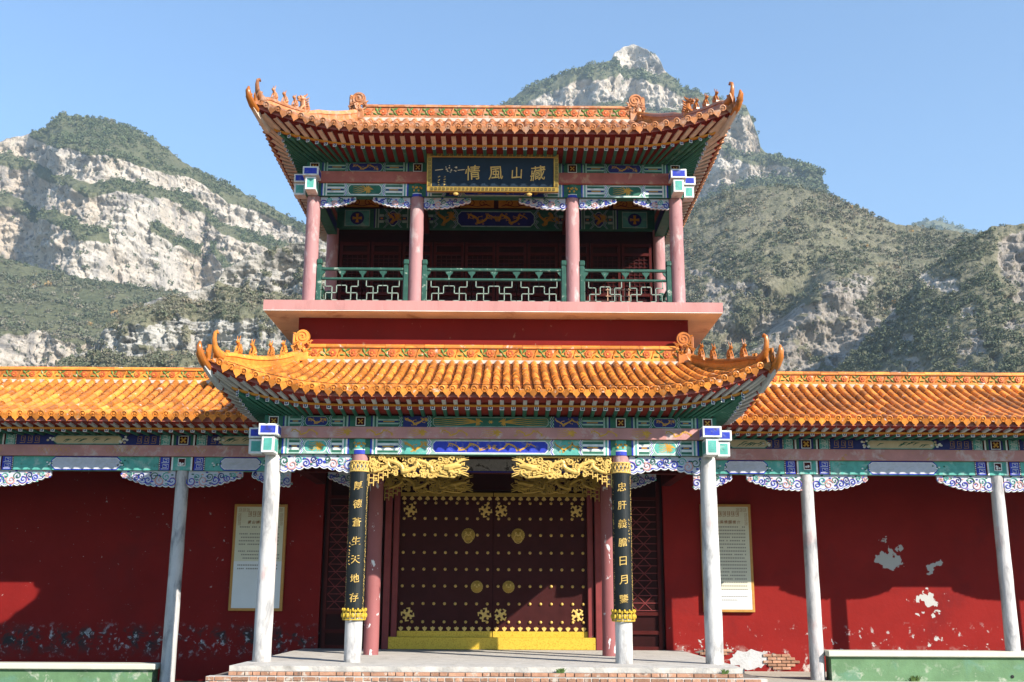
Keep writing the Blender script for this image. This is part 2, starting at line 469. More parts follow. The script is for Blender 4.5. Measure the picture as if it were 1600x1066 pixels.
def rock_material(name, light, dark, warm, veg_a, veg_b, fs):
    m = bpy.data.materials.new(name)
    m.use_nodes = True
    N, L = m.node_tree.nodes, m.node_tree.links
    b = N['Principled BSDF']
    b.inputs['Roughness'].default_value = 0.95
    b.inputs['Specular IOR Level'].default_value = 0.1
    geo = N.new('ShaderNodeNewGeometry')
    def mp(sc):
        n = N.new('ShaderNodeMapping')
        n.inputs['Scale'].default_value = sc
        L.new(geo.outputs['Position'], n.inputs['Vector'])
        return n.outputs[0]
    def nz(vec, s, det=8, r=0.65):
        n = N.new('ShaderNodeTexNoise')
        n.inputs['Scale'].default_value = s
        n.inputs['Detail'].default_value = det
        n.inputs['Roughness'].default_value = r
        L.new(vec, n.inputs['Vector'])
        return n.outputs['Fac']
    def mr(v, a, b_, c=0, d=1):
        n = N.new('ShaderNodeMapRange')
        for i, q in enumerate((a, b_, c, d)):
            n.inputs[i + 1].default_value = q
        L.new(v, n.inputs[0])
        return n.outputs[0]
    def mx(f, a, b_):
        n = N.new('ShaderNodeMix')
        n.data_type = 'RGBA'
        L.new(f, n.inputs[0])
        for k, v in ((6, a), (7, b_)):
            if isinstance(v, tuple):
                n.inputs[k].default_value = (*v, 1)
            else:
                L.new(v, n.inputs[k])
        return n.outputs[2]
    vert = mp((1, 1, 0.22))        # fissures run down the face
    strat = mp((0.25, 0.25, 1.6))  # beds lie level
    iso = mp((1, 1, 1))
    rock = mx(mr(nz(iso, 0.012 * fs), 0.4, 0.6), light, warm)
    rock = mx(mr(nz(vert, 0.11 * fs), 0.50, 0.68), rock, dark)
    rock = mx(mr(nz(strat, 0.10 * fs), 0.54, 0.66), rock, tuple(0.75 * q for q in dark))
    rock = mx(mr(nz(iso, 0.25 * fs), 0.58, 0.66), rock, (0.07, 0.085, 0.04))     # small tufts in cracks
    veg = mx(mr(nz(iso, 0.035 * fs), 0.35, 0.65), veg_a, veg_b)
    veg = mx(mr(nz(iso, 0.3 * fs), 0.45, 0.7), veg, tuple(0.55 * q for q in veg_a))
    att = N.new('ShaderNodeAttribute')
    att.attribute_name = 'scrub'
    L.new(mx(mr(att.outputs['Fac'], 0.35, 0.6), rock, veg), b.inputs['Base Color'])
    bp = N.new('ShaderNodeBump')
    bp.inputs['Strength'].default_value = 0.9
    bp.inputs['Distance'].default_value = 5.0 / fs
    L.new(nz(vert, 0.16 * fs, 10, 0.7), bp.inputs['Height'])
    L.new(bp.outputs['Normal'], b.inputs['Normal'])
    MATS[name] = m
    return name

def scrub_material(name, cols):
    m = bpy.data.materials.new(name)
    m.use_nodes = True
    N, L = m.node_tree.nodes, m.node_tree.links
    b = N['Principled BSDF']
    b.inputs['Roughness'].default_value = 0.9
    b.inputs['Specular IOR Level'].default_value = 0.1
    att = N.new('ShaderNodeAttribute')
    att.attribute_name = 'tint'
    r = N.new('ShaderNodeValToRGB')
    el = r.color_ramp.elements
    el[0].position, el[0].color = 0, (*cols[0], 1)
    el[1].position, el[1].color = 1, (*cols[-1], 1)
    for i in range(1, len(cols) - 1):
        e = el.new(i / (len(cols) - 1))
        e.color = (*cols[i], 1)
    L.new(att.outputs['Fac'], r.inputs['Fac'])
    L.new(r.outputs['Color'], b.inputs['Base Color'])
    MATS[name] = m
    return name

def make_mesh(name, V, F, matname, attr=None, smooth=True):
    me = bpy.data.meshes.new(name)
    me.vertices.add(len(V))
    me.vertices.foreach_set('co', np.asarray(V, np.float32).ravel())
    F = np.asarray(F, np.int32)
    n, k = F.shape
    me.loops.add(n * k)
    me.loops.foreach_set('vertex_index', F.ravel())
    me.polygons.add(n)
    me.polygons.foreach_set('loop_start', np.arange(0, n * k, k, dtype=np.int32))
    if smooth:
        me.polygons.foreach_set('use_smooth', np.ones(n, bool))
    if attr:
        a = me.attributes.new(attr[0], 'FLOAT', 'POINT')
        a.data.foreach_set('value', np.asarray(attr[1], np.float32).ravel())
    me.materials.append(MATS[matname])
    me.update(calc_edges=True)
    me.validate()
    return me

def mountain(name, ridge, dist, scrub_fn, rockmat, scrubmat, step=0.0009, te_vis=0.13, rough=1.0, n_scrub=4000, size=(1.6, 3.4),
             steep=(80, 36), depth_fn=None, tint=(0, 1), seed=1, crag=0.0022, bed=9.0, big=20.0, sm=(9, 0.1)):
    """a mountain side: for each bearing the face runs down from its crest; cliffs stand steep, scrub-covered ledges lie back"""
    r = np.array(sorted(ridge))
    tx = np.arange(r[0, 0], r[-1, 0], step)
    n = len(tx)
    top = np.interp(tx, r[:, 0], r[:, 1])
    top = top + crag * fbm(tx * 160, tx * 0 + seed, tx * 0, 4, seed) * 0.9
    D = dist if np.ndim(dist) == 0 else np.interp(tx, [d[0] for d in dist], [d[1] for d in dist])
    rows_te = []
    # rows: elevation tangent measured down from the crest
    te_low = te_vis
    m1 = int((top.max() - te_low) / (step * 1.05))
    fr = np.linspace(0, 1, m1)
    Yc = np.ones(n) * D
    te_prev = top.copy()
    P, S = [], []
    # back side of the crest
    for k, (dy, dz) in enumerate(((0.35, -0.22), (0.12, -0.05), (0.03, -0.006))):
        Yb = Yc * (1 + dy)
        P.append(np.stack([EYE[0] + Yc * tx * (1 + dy * 0.5), EYE[1] + Yb, EYE[2] + Yc * top + dz * D], 1))
        S.append(np.ones(n))
    for k in range(m1):
        te = top + (te_low - top) * fr[k]
        wob = 0.006 * fbm(tx * 60, te * 60, tx * 0 + seed, 3, seed + 5)
        sc = np.clip(scrub_fn(tx, te, top, wob), 0, 1)
        ang = np.radians(steep[0] + (steep[1] - steep[0]) * sc)
        if k:
            den = np.maximum(np.tan(ang) - te, 0.16)
            Yc = Yc + Yc * (te - te_prev) / den
            Yc = np.maximum(Yc, D * 0.35)
            kk = np.ones(sm[0]) / sm[0]
            Yp = np.pad(Yc, sm[0] // 2, mode='edge')
            Yc = Yc + sm[1] * (np.convolve(Yp, kk, 'valid')[:n] - Yc)
        te_prev = te
        P.append(np.stack([EYE[0] + Yc * tx, EYE[1] + Yc, EYE[2] + Yc * te], 1))
        S.append(sc)
    for q in (0.75, 0.5, 0.25, 0.0, -0.02):
        te = np.ones(n) * te_low * q
        Yc = Yc * 0.93
        P.append(np.stack([EYE[0] + Yc * tx, EYE[1] + Yc, EYE[2] + Yc * te], 1))
        S.append(np.ones(n))
    P, S = np.array(P), np.array(S)
    x, y, z = P[..., 0], P[..., 1], P[..., 2]
    d0 = np.mean(D)
    w = d0 / 900.0
    cliff = 1 - S
    # relief: buttresses and gullies, vertical fissures and level beds on the cliffs, lumps on the ledges
    f1 = fbm(x / (80 * w), y / (120 * w), z / (120 * w), 3, seed + 20)
    f2 = 0.6 * fbm(x / (20 * w), y * 0 + seed, z / (38 * w), 5, seed + 30) + 0.55 * (0.35 - np.abs(fbm(x / (15 * w), y / (40 * w), z / (26 * w), 4, seed + 35)))
    f3 = np.abs(fbm(x / (60 * w), y * 0, z / (10 * w), 4, seed + 40))
    f4 = fbm(x / (5 * w), y / (5 * w), z / (6 * w), 4, seed + 50)
    f6 = 7.0 * np.floor(fbm(x / (16 * w), y * 0 + seed, z / (24 * w), 3, seed + 80) * 3.5) / 3.5 + 4.0 * np.floor(fbm(x / (7 * w), y * 0 + seed, z / (8 * w), 3, seed + 85) * 3) / 3
    off = (f1 * big + cliff * (f2 * 9 - f3 * bed + f4 * 4.5 + f6) + S * (f2 * 1.5 + f4 * 1.5)) * w * rough
    off[:3] *= 0
    fade = np.clip((np.arange(P.shape[0]) - 3) / 14.0, 0, 1)[:, None]
    off = off * (0.15 + 0.85 * fade)
    if depth_fn is not None:
        off = off + depth_fn(x, y, z, P) * fade
    dirs = P - np.array(EYE)
    dirs = dirs / np.linalg.norm(dirs, axis=-1, keepdims=True)
    nrm = np.array([0.0, -1.0, 0.12])
    P = P + nrm * off[..., None]
    m_, n_ = P.shape[:2]
    idx = np.arange(m_ * n_).reshape(m_, n_)
    F = np.stack([idx[:-1, :-1], idx[1:, :-1], idx[1:, 1:], idx[:-1, 1:]], -1).reshape(-1, 4)
    me = make_mesh(name, P.reshape(-1, 3), F, rockmat, ('scrub', S.reshape(-1)), False)
    o = bpy.data.objects.new(name, me)
    COL.objects.link(o)
    kind(o, 'structure')
    # scrub: small leafy bushes standing on the ledges
    wgt = (S[3:-5] ** 1.5 + 0.02) * (1 + 0 * S[3:-5])
    clump = np.clip(0.55 + 1.3 * fbm(x[3:-5] / (26 * w), y[3:-5] / (26 * w), z[3:-5] / (26 * w), 3, seed + 60), 0.05, 2)
    wgt = (wgt * clump).ravel()
    base = P[3:-5].reshape(-1, 3)
    pick = rng.choice(len(base), n_scrub, p=wgt / wgt.sum())
    pos = base[pick] + rng.normal(0, 0.4 * w, (n_scrub, 3))
    K = 32
    q = rng.normal(0, 1, (n_scrub, K, 3))
    q /= np.linalg.norm(q, axis=-1, keepdims=True)
    q *= rng.uniform(0.45, 1.0, (n_scrub, K, 1)) ** 0.6
    q[..., 2] = q[..., 2] * 0.8 + 0.45
    sz = rng.uniform(size[0], size[1], (n_scrub, 1, 1)) * rng.uniform(0.6, 1.25, (n_scrub, 1, 1))
    c = pos[:, None, :] + q * sz
    u = rng.normal(0, 1, (n_scrub, K, 3)); u /= np.linalg.norm(u, axis=-1, keepdims=True)
    v = rng.normal(0, 1, (n_scrub, K, 3)); v -= (v * u).sum(-1, keepdims=True) * u
    v /= np.linalg.norm(v, axis=-1, keepdims=True)
    ls = sz * rng.uniform(0.2, 0.42, (n_scrub, K, 1))
    V = np.stack([c + u * ls, c - u * ls * 0.6 + v * ls * 0.9, c - u * ls * 0.6 - v * ls * 0.9], 2).reshape(-1, 3)
    t0 = np.clip(rng.normal(0.42, 0.2, (n_scrub, 1)) + 0.3 * fbm(pos[:, 0] / (60 * w), pos[:, 1] / (60 * w), pos[:, 2] / (40 * w), 2, seed + 70)[:, None], 0, 0.76)
    t0 = np.where(rng.uniform(0, 1, (n_scrub, 1)) < 0.005, 1.0, t0)
    T = np.repeat((tint[0] + (tint[1] - tint[0]) * t0) + rng.normal(0, 0.04, (n_scrub, K)) * (t0 < 0.95), 3, axis=1)
    so = bpy.data.objects.new('hillside_scrub', make_mesh('hillside_scrub', V, np.arange(len(V)).reshape(-1, 3), scrubmat, ('tint', np.clip(T, 0, 1)), False))
    COL.objects.link(so)
    kind(so, 'stuff')
    return o, so

PALE = rock_material('rock_pale', (0.57, 0.51, 0.44), (0.27, 0.25, 0.235), (0.53, 0.44, 0.345), (0.12, 0.13, 0.07), (0.18, 0.175, 0.10), 1.0)
GREY = rock_material('rock_grey', (0.46, 0.44, 0.40), (0.11, 0.105, 0.10), (0.38, 0.345, 0.30), (0.15, 0.15, 0.09), (0.23, 0.21, 0.14), 3.0)
SPUR = rock_material('rock_spur', (0.42, 0.385, 0.34), (0.17, 0.16, 0.15), (0.33, 0.285, 0.24), (0.16, 0.155, 0.095), (0.24, 0.215, 0.15), 2.2)
SC_FAR = scrub_material('scrub_far', [(0.08, 0.105, 0.055), (0.115, 0.14, 0.07), (0.15, 0.165, 0.09), (0.20, 0.185, 0.125), (0.30, 0.17, 0.06)])
SC_MID = scrub_material('scrub_mid', [(0.08, 0.10, 0.06), (0.125, 0.14, 0.085), (0.175, 0.17, 0.115), (0.24, 0.21, 0.16), (0.42, 0.24, 0.06)])

A_ridge = [(-0.6009, 0.3883), (-0.5419, 0.4191), (-0.5066, 0.4419), (-0.4883, 0.4489), (-0.4623, 0.456), (-0.4593, 0.4643), (-0.448, 0.4727), (-0.4298, 0.4694), (-0.4005, 0.4648), (-0.3675, 0.4533), (-0.3474, 0.4411), (-0.3204, 0.4208), (-0.294, 0.406), (-0.2744, 0.3974), (-0.2483, 0.3829), (-0.2224, 0.3697), (-0.203, 0.3579), (-0.1454, 0.3255), (-0.0573, 0.2745)]
A_cap = [(-0.6, 0.3816), (-0.5063, 0.4391), (-0.4811, 0.4476), (-0.4561, 0.4395), (-0.4173, 0.4268), (-0.3789, 0.4156), (-0.3535, 0.4076), (-0.3028, 0.3972), (-0.2763, 0.3786), (-0.2411, 0.3676), (-0.2135, 0.3565), (-0.145, 0.3157), (-0.0572, 0.2681)]
A_l1 = [(-0.5641, 0.3952), (-0.5044, 0.4228), (-0.474, 0.4175), (-0.4398, 0.3989), (-0.4083, 0.3857), (-0.3817, 0.3912), (-0.3517, 0.3861), (-0.3211, 0.381), (-0.3009, 0.3711), (-0.2796, 0.3527), (-0.2497, 0.345), (-0.2223, 0.3347), (-0.1696, 0.3123)]
A_l2 = [(-0.5606, 0.3685), (-0.4946, 0.3824), (-0.4663, 0.3699), (-0.4302, 0.3543), (-0.409, 0.3412), (-0.3889, 0.3401)]
A_l3 = [(-0.3439, 0.3522), (-0.3227, 0.3373), (-0.3029, 0.3296)]
A_l4 = [(-0.2858, 0.3343), (-0.2746, 0.3167), (-0.2559, 0.3052)]
B_ridge = [(-0.5936, 0.3353), (-0.5303, 0.326), (-0.4926, 0.3217), (-0.4176, 0.3028), (-0.3338, 0.2898), (-0.2854, 0.2844), (-0.2109, 0.2734), (-0.1424, 0.2485)]
B_cliff = [(-0.579, 0.23), (-0.4832, 0.2412), (-0.4472, 0.2452), (-0.4217, 0.2341), (-0.3849, 0.2312), (-0.2978, 0.2039)]
C_ridge = [(-0.455, 0.2059), (-0.4172, 0.2204), (-0.3913, 0.2343), (-0.3838, 0.252), (-0.3642, 0.2711), (-0.3283, 0.2828), (-0.2981, 0.2907), (-0.2814, 0.2986), (-0.2749, 0.3115), (-0.2541, 0.3247), (-0.2266, 0.334), (-0.2021, 0.3408), (-0.1466, 0.3483), (-0.0966, 0.342), (-0.0211, 0.3294), (0.0538, 0.3069), (0.128, 0.2814), (0.1644, 0.256)]
C_v1 = [(-0.2797, 0.2909), (-0.2425, 0.2873), (-0.1992, 0.285), (-0.1439, 0.2867)]
C_v2 = [(-0.3754, 0.2596), (-0.3272, 0.2694), (-0.2846, 0.2742), (-0.2416, 0.2732), (-0.1983, 0.2671), (-0.1429, 0.2612)]
C_v3 = [(-0.4194, 0.2124), (-0.3595, 0.2183), (-0.2992, 0.2225), (-0.2387, 0.2253), (-0.1961, 0.2231), (-0.1413, 0.2204)]
D_ridge = [(-0.149, 0.4187), (-0.0609, 0.4605), (-0.0034, 0.4889), (0.0224, 0.5067), (0.0484, 0.5189), (0.068, 0.5262), (0.0876, 0.5321), (0.1039, 0.5358), (0.1073, 0.5451), (0.1173, 0.5524), (0.1272, 0.5554), (0.1402, 0.5504), (0.1498, 0.5433), (0.156, 0.5326), (0.1591, 0.5241), (0.1705, 0.515), (0.1729, 0.5079), (0.1972, 0.4989), (0.2164, 0.4941), (0.2388, 0.4873), (0.2446, 0.4734), (0.25, 0.4526), (0.2514, 0.4423), (0.2556, 0.4368), (0.2838, 0.4254), (0.2994, 0.4207), (0.3106, 0.4154), (0.3126, 0.3964), (0.3258, 0.3851), (0.3799, 0.3489)]
D_v0 = [(-0.0097, 0.4818), (0.0484, 0.5118), (0.0875, 0.5264), (0.1045, 0.5322)]
D_v1 = [(0.0874, 0.5192), (0.1199, 0.5209), (0.1556, 0.5184), (0.1728, 0.5058), (0.197, 0.494), (0.2385, 0.4824)]
D_v2 = [(0.0869, 0.4791), (0.132, 0.4773), (0.1706, 0.4777), (0.2083, 0.4523), (0.2361, 0.4284), (0.2586, 0.4313), (0.2835, 0.4206), (0.3085, 0.412)]
E_ridge = [(0.0537, 0.3138), (0.1039, 0.3403), (0.1673, 0.3706), (0.1866, 0.3821), (0.2124, 0.3943), (0.2443, 0.4), (0.2887, 0.3996), (0.3136, 0.3931), (0.3382, 0.3818), (0.3625, 0.3687), (0.3809, 0.3622), (0.4121, 0.3584), (0.4432, 0.3546), (0.4803, 0.3483), (0.53, 0.3434), (0.6046, 0.3373)]
F_ridge = [(0.3363, 0.3539), (0.368, 0.3581), (0.3934, 0.3609), (0.4064, 0.3657), (0.4252, 0.3651), (0.4497, 0.3573), (0.4803, 0.3483)]
G_ridge = [(0.285, 0.185), (0.318, 0.222), (0.352, 0.252), (0.3809, 0.284), (0.4017, 0.3098), (0.4353, 0.3374), (0.462, 0.3541), (0.4816, 0.3616), (0.507, 0.3637), (0.546, 0.3733), (0.6105, 0.3839)]

def scrub_A(tx, te, top, wob):
    cap = np.clip((te - curve(A_cap, tx) + wob * 0.6) / 0.003, 0, 1)
    cap = np.where(tx < -0.478, 0.0, cap)
    s = np.maximum.reduce([cap, band(tx, te, A_l1, 0.0052, wob), band(tx, te, A_l2, 0.0055, wob), band(tx, te, A_l3, 0.0045, wob), band(tx, te, A_l4, 0.005, wob)])
    return np.maximum(s, np.clip((curve(B_ridge, tx) - 0.012 - te) / 0.01, 0, 1))
mountain('mountain', A_ridge, 900, scrub_A, PALE, SC_FAR, n_scrub=10000, size=(1.2, 2.6), te_vis=0.2, seed=3, tint=(0, 0.75), steep=(80, 40))

def scrub_B(tx, te, top, wob):
    c = curve(B_cliff, tx)
    return np.clip((te - c + wob) / 0.004, 0, 1) * (1 - 0.0) + np.clip((c - 0.03 - te) / 0.005, 0, 1)
mountain('hill', B_ridge, 640, scrub_B, PALE, SC_MID, n_scrub=6500, size=(1.0, 2.3), te_vis=0.14, seed=9, tint=(0.0, 0.9), steep=(80, 33), crag=0.001, big=10)

def scrub_C(tx, te, top, wob):
    s = np.maximum.reduce([band(tx, te, C_v1, 0.006, wob), band(tx, te, C_v2, 0.008, wob), band(tx, te, C_v3, 0.006, wob)])
    n = fbm(tx * 55, te * 90, tx * 0, 4, 77)
    return np.clip(np.maximum(s, (n - 0.12) * 4), 0, 1)
mountain('hill', C_ridge, 300, scrub_C, GREY, SC_MID, n_scrub=5000, size=(0.4, 1.0), te_vis=0.12, seed=14, tint=(0.1, 0.95), steep=(74, 42), rough=1.0, bed=22.0)

def scrub_D(tx, te, top, wob):
    s = np.maximum.reduce([band(tx, te, D_v0, 0.007, wob), band(tx, te, D_v1, 0.0065, wob), band(tx, te, D_v2, 0.006, wob)])
    s = np.maximum(s, np.clip((top - te < 0.0035) * 1.0, 0, 1) * (np.abs(tx - 0.13) > 0.03))
    return np.maximum(s, np.clip((curve(E_ridge, tx) + 0.012 - te) / 0.01, 0, 1))
mountain('mountain', D_ridge, [(-0.2, 1150), (0.13, 1100), (0.33, 980)], scrub_D, PALE, SC_FAR, n_scrub=5000, size=(1.8, 4.0), te_vis=0.3, seed=21, tint=(0, 0.7), steep=(81, 41))

E_SPUR = [(0.3002, 0.3286), (0.2905, 0.3025), (0.2662, 0.2767), (0.2372, 0.2511), (0.2055, 0.2257)]
def scrub_E(tx, te, top, wob):
    n = fbm(tx * 75, te * 130, tx * 0 + 3, 4, 91)
    g = np.clip((te - 0.30) / 0.03, 0, 1)                 # the upper slope is all scrub
    rockz = 1.25 * np.exp(-((tx - 0.30) / 0.062) ** 4) * np.clip((0.30 - te + 0.25 * (tx - 0.3)) / 0.02, 0, 1)
    rockz = np.maximum(rockz, np.exp(-((tx - 0.205) / 0.022) ** 2) * np.exp(-((te - 0.285) / 0.03) ** 2) * 1.3)
    rockz = np.maximum(rockz, 0.5 * np.exp(-((te - 0.235) / 0.02) ** 2) * (tx > 0.38))
    return np.clip(1 - rockz * (0.9 + 1.8 * n) - np.clip(n - 0.16, 0, 1) * 3.2 * (1 - 0.75 * g), 0, 1)
def gully_E(x, y, z, P):
    tx = (P[..., 0] - EYE[0]) / (P[..., 1] - EYE[1])
    te = (P[..., 2] - EYE[2]) / (P[..., 1] - EYE[1])
    p = np.array(sorted([(b, a) for a, b in E_SPUR]))
    c = np.interp(te, p[:, 0], p[:, 1])
    d = tx - c
    g = np.clip((0.335 - te) / 0.04, 0, 1)
    return g * (-17 * np.exp(-(np.minimum(d, 0) / 0.03) ** 2) * np.exp(-(np.maximum(d, 0) / 0.012) ** 2) + 8 * np.exp(-((d - 0.035) / 0.03) ** 2))
mountain('hill', E_ridge, [(0.05, 520), (0.3, 480), (0.6, 400)], scrub_E, SPUR, SC_MID, n_scrub=17000, size=(0.5, 1.35), te_vis=0.14, seed=33, tint=(0.05, 1.0), steep=(77, 37), depth_fn=gully_E, big=12, sm=(61, 0.45))
mountain('mountain', F_ridge, 1900, lambda tx, te, top, wob: np.ones_like(tx), PALE, SC_FAR, n_scrub=900, size=(3, 6), te_vis=0.3, seed=41, tint=(0, 0.5), steep=(75, 36))
def scrub_G(tx, te, top, wob):
    n = fbm(tx * 60, te * 80, tx * 0 + 5, 3, 95)
    return np.clip(1.2 - 2.6 * np.exp(-((tx - 0.50) / 0.018) ** 2) * np.exp(-((te - 0.325) / 0.022) ** 2) - np.clip(n - 0.12, 0, 1) * 3, 0, 1)
mountain('hill', G_ridge, 330, scrub_G, SPUR, SC_MID, n_scrub=5000, size=(0.4, 1.1), te_vis=0.14, seed=52, tint=(0.0, 0.6), steep=(76, 40), big=12, sm=(41, 0.4))

# ground sheet to the horizon, gallery floors, porch platform
mb = MB()
mb.poly([(-6000, -400, -0.62), (6000, -400, -0.62), (6000, 8000, -0.62), (-6000, 8000, -0.62)], 'ground_dirt')
kind(mb.build('ground', origin=(0, 0, -0.62)), 'structure')

# ================================================================== roofs
class Slope:
    def __init__(s, A, shrink, run, ze, zr, L, push, frame, u0=0.5):
        s.A, s.shrink, s.run, s.ze, s.zr, s.L, s.push, s.frame, s.u0 = A, shrink, run, ze, zr, L, push, frame, u0
    def ah(s, t):
        return s.A - t * s.shrink
    def c(s, u):
        return max(0.0, (min(1.0, u) - s.u0) / (1 - s.u0)) ** 2.2
    def S(s, a, t, dz=0.0):
        c = s.c(abs(a) / max(s.ah(t), 1e-6))
        inn = t * s.run - s.push * c * (1 - t)
        a2 = a * (1 + s.push * c * (1 - t) / s.A)
        z = s.ze + (s.zr - s.ze) * (0.72 * t + 0.28 * t * t) + s.L * c * (1 - t) ** 1.6
        return Vector(s.frame(a2, inn, z + dz))
    def tmax(s, a):
        return 1.0 if s.shrink <= 0 else min(1.0, (s.A - abs(a)) / s.shrink)
    def axes(s, a, t):
        T = s.S(a, min(t + 0.02, 1.0)) - s.S(a, max(t - 0.02, 0.0))
        T.normalize()
        X = s.S(a + 0.02, t) - s.S(a - 0.02, t)
        X = (X - T * X.dot(T)).normalized()
        Nn = X.cross(T)
        if Nn.z < 0:
            X, Nn = -X, -Nn
        return Matrix((X, T, Nn)).transposed()
    def deck(s, mb, mt, na=40, ntt=8, a_lo=None):
        for j in range(ntt):
            t0, t1 = j / ntt, (j + 1) / ntt
            for i in range(na):
                q = []
                for (ii, tt) in ((i, t0), (i + 1, t0), (i + 1, t1), (i, t1)):
                    h = s.ah(tt)
                    hi = h if a_lo is None else a_lo
                    q.append(s.S(-h + (hi + h) * ii / na, tt, -0.02))
                mb.poly(q, mt)

def tile_meshes(mt, r, ln):
    out = []
    for cap in (0, 1):
        mb = MB()
        n = 8
        def ring(y, rr, up=0.0):
            return [(rr * math.cos(math.pi * k / n), y, rr * math.sin(math.pi * k / n) * 1.05 + up) for k in range(n + 1)]
        a, b = ring(-0.012, r * 1.08), ring(ln, r * 0.94)
        vs = a + b
        fs = [(k, k + 1, n + 2 + k, n + 1 + k) for k in range(n)] + [tuple(range(n + 1))]
        mb.raw(vs, fs, mt)
        if cap:
            c0 = r * 0.36
            mb.lathe([(r * 0.98, 0.0), (r * 0.98, 0.022), (r * 0.76, 0.028), (r * 0.70, 0.016), (r * 0.36, 0.016), (r * 0.22, 0.032)], (0, -0.012, c0), mt, 12, 'y')
        out.append(mb.mesh('eave_tile' if cap else 'roof_tile', True))
    mb = MB()
    w = r * 1.15
    pts = [(-w, 0.03), (w, 0.03), (w * 1.02, -0.01), (w * 0.62, -0.055), (w * 0.3, -0.072), (0, -0.108), (-w * 0.3, -0.072), (-w * 0.62, -0.055), (-w * 1.02, -0.01)]
    mb.prism(pts, -0.03, -0.012, mt)
    mb.raw([(-w, -0.03, 0.03), (w, -0.03, 0.03), (w, 0.14, 0.012), (-w, 0.14, 0.012)], [(0, 1, 2, 3)], mt)
    out.append(mb.mesh('drip_tile'))
    return out

def append_xf(store, me_v, me_f, loc, rot):
    b = store['n']
    v = (np.array(rot) @ me_v.T).T + np.array(loc)
    store['v'].append(v)
    store['f'] += [tuple(i + b for i in f) for f in me_f]
    store['n'] += len(v)

def tile_slope(sl, root, mt, sp, r, ln, quota, singles=True, a_rng=None, shift=0.5):
    """barrel tile rows with round eave tiles, pointed drip tiles and pan tiles between; far pieces joined"""
    tm, em, dm = tile_meshes(mt, r, ln)
    tv = np.array([v.co[:] for v in tm.vertices])
    tf = [tuple(p.vertices) for p in tm.polygons]
    ev = np.array([v.co[:] for v in em.vertices]); ef = [tuple(p.vertices) for p in em.polygons]
    dv = np.array([v.co[:] for v in dm.vertices]); df = [tuple(p.vertices) for p in dm.polygons]
    st = dict(v=[], f=[], n=0)
    pans = dict(v=[], f=[], n=0)
    lo, hi = a_rng if a_rng else (-sl.A, sl.A)
    n0, n1 = math.ceil(lo / sp - shift), math.floor(hi / sp - shift)
    rows = []
    for i in range(n0, n1 + 1):
        a = (i + shift) * sp
        if abs(a) > sl.A - 0.03:
            continue
        rows.append(a)
    singles_list = []
    for a in rows:
        tmx = sl.tmax(a)
        ts = np.linspace(0, tmx, 40)
        pts = [sl.S(a, t) for t in ts]
        L_ = [0.0]
        for p, q in zip(pts, pts[1:]):
            L_.append(L_[-1] + (q - p).length)
        k, s0 = 0, 0.0
        while s0 < L_[-1] - 0.06:
            t = float(np.interp(s0, L_, ts))
            loc, rot = sl.S(a, t, 0.012), sl.axes(a, max(t, 0.01))
            if k == 0:
                if singles:
                    inst(em, 'eave_tile', root, loc, rot)
                else:
                    append_xf(st, ev, ef, loc, np.array(rot))
            else:
                singles_list.append((k, random.random(), loc, rot))
            s0 += ln
            k += 1
        # drip tile and pan tiles half a pitch over
        ad = a + sp / 2
        if abs(ad) < sl.A - 0.04 and ad <= hi:
            loc, rot = sl.S(ad, 0.0, 0.0), sl.axes(ad, 0.01)
            rot = rot @ Matrix.Rotation(R(random.uniform(-7, 7)), 3, 'Y')
            if singles:
                inst(dm, 'drip_tile', root, loc, rot)
            else:
                append_xf(st, dv, df, loc, np.array(rot))
            tmx = sl.tmax(ad)
            nseg = max(2, int(L_[-1] / 0.125))
            w = sp / 2 - r * 0.55
            for q in range(nseg):
                t = tmx * q / nseg
                loc, rot = sl.S(ad, t, 0.0), sl.axes(ad, max(t, 0.01))
                l = L_[-1] / nseg + 0.03
                pv = np.array([(-w, 0, 0.036), (-w * 0.4, 0, 0.018), (w * 0.4, 0, 0.018), (w, 0, 0.036),
                               (-w, l, 0.018), (-w * 0.4, l, 0.0), (w * 0.4, l, 0.0), (w, l, 0.018),
                               (-w, 0, 0.0), (-w * 0.4, 0, -0.01), (w * 0.4, 0, -0.01), (w, 0, 0.0)])
                pf = [(0, 1, 5, 4), (1, 2, 6, 5), (2, 3, 7, 6), (8, 9, 1, 0), (9, 10, 2, 1), (10, 11, 3, 2)]
                append_xf(pans, pv, pf, loc, np.array(rot))
    singles_list.sort(key=lambda q: q[0] + q[1] * 0.001)
    for i, (k, _, loc, rot) in enumerate(singles_list):
        jit = Matrix.Rotation(R(random.uniform(-2.6, 2.6)), 3, 'Z') @ Matrix.Rotation(R(random.uniform(-1.2, 1.8)), 3, 'X')
        if singles and i < quota:
            inst(tm, 'roof_tile', root, loc, rot @ jit)
        else:
            append_xf(st, tv, tf, loc, np.array(rot @ jit))
    for nm, d, m_ in (('upper_tiles', st, mt), ('pan_tiles', pans, 'tile_pan' if mt == 'tile' else mt)):
        if d['n']:
            mb = MB()
            mb.v = [tuple(q) for q in np.concatenate(d['v'])]
            mb.f, mb.mats, mb.m = d['f'], [m_], [0] * len(d['f'])
            o = mb.build(nm, root, smooth=(nm == 'upper_tiles'))
            kind(o, 'stuff')

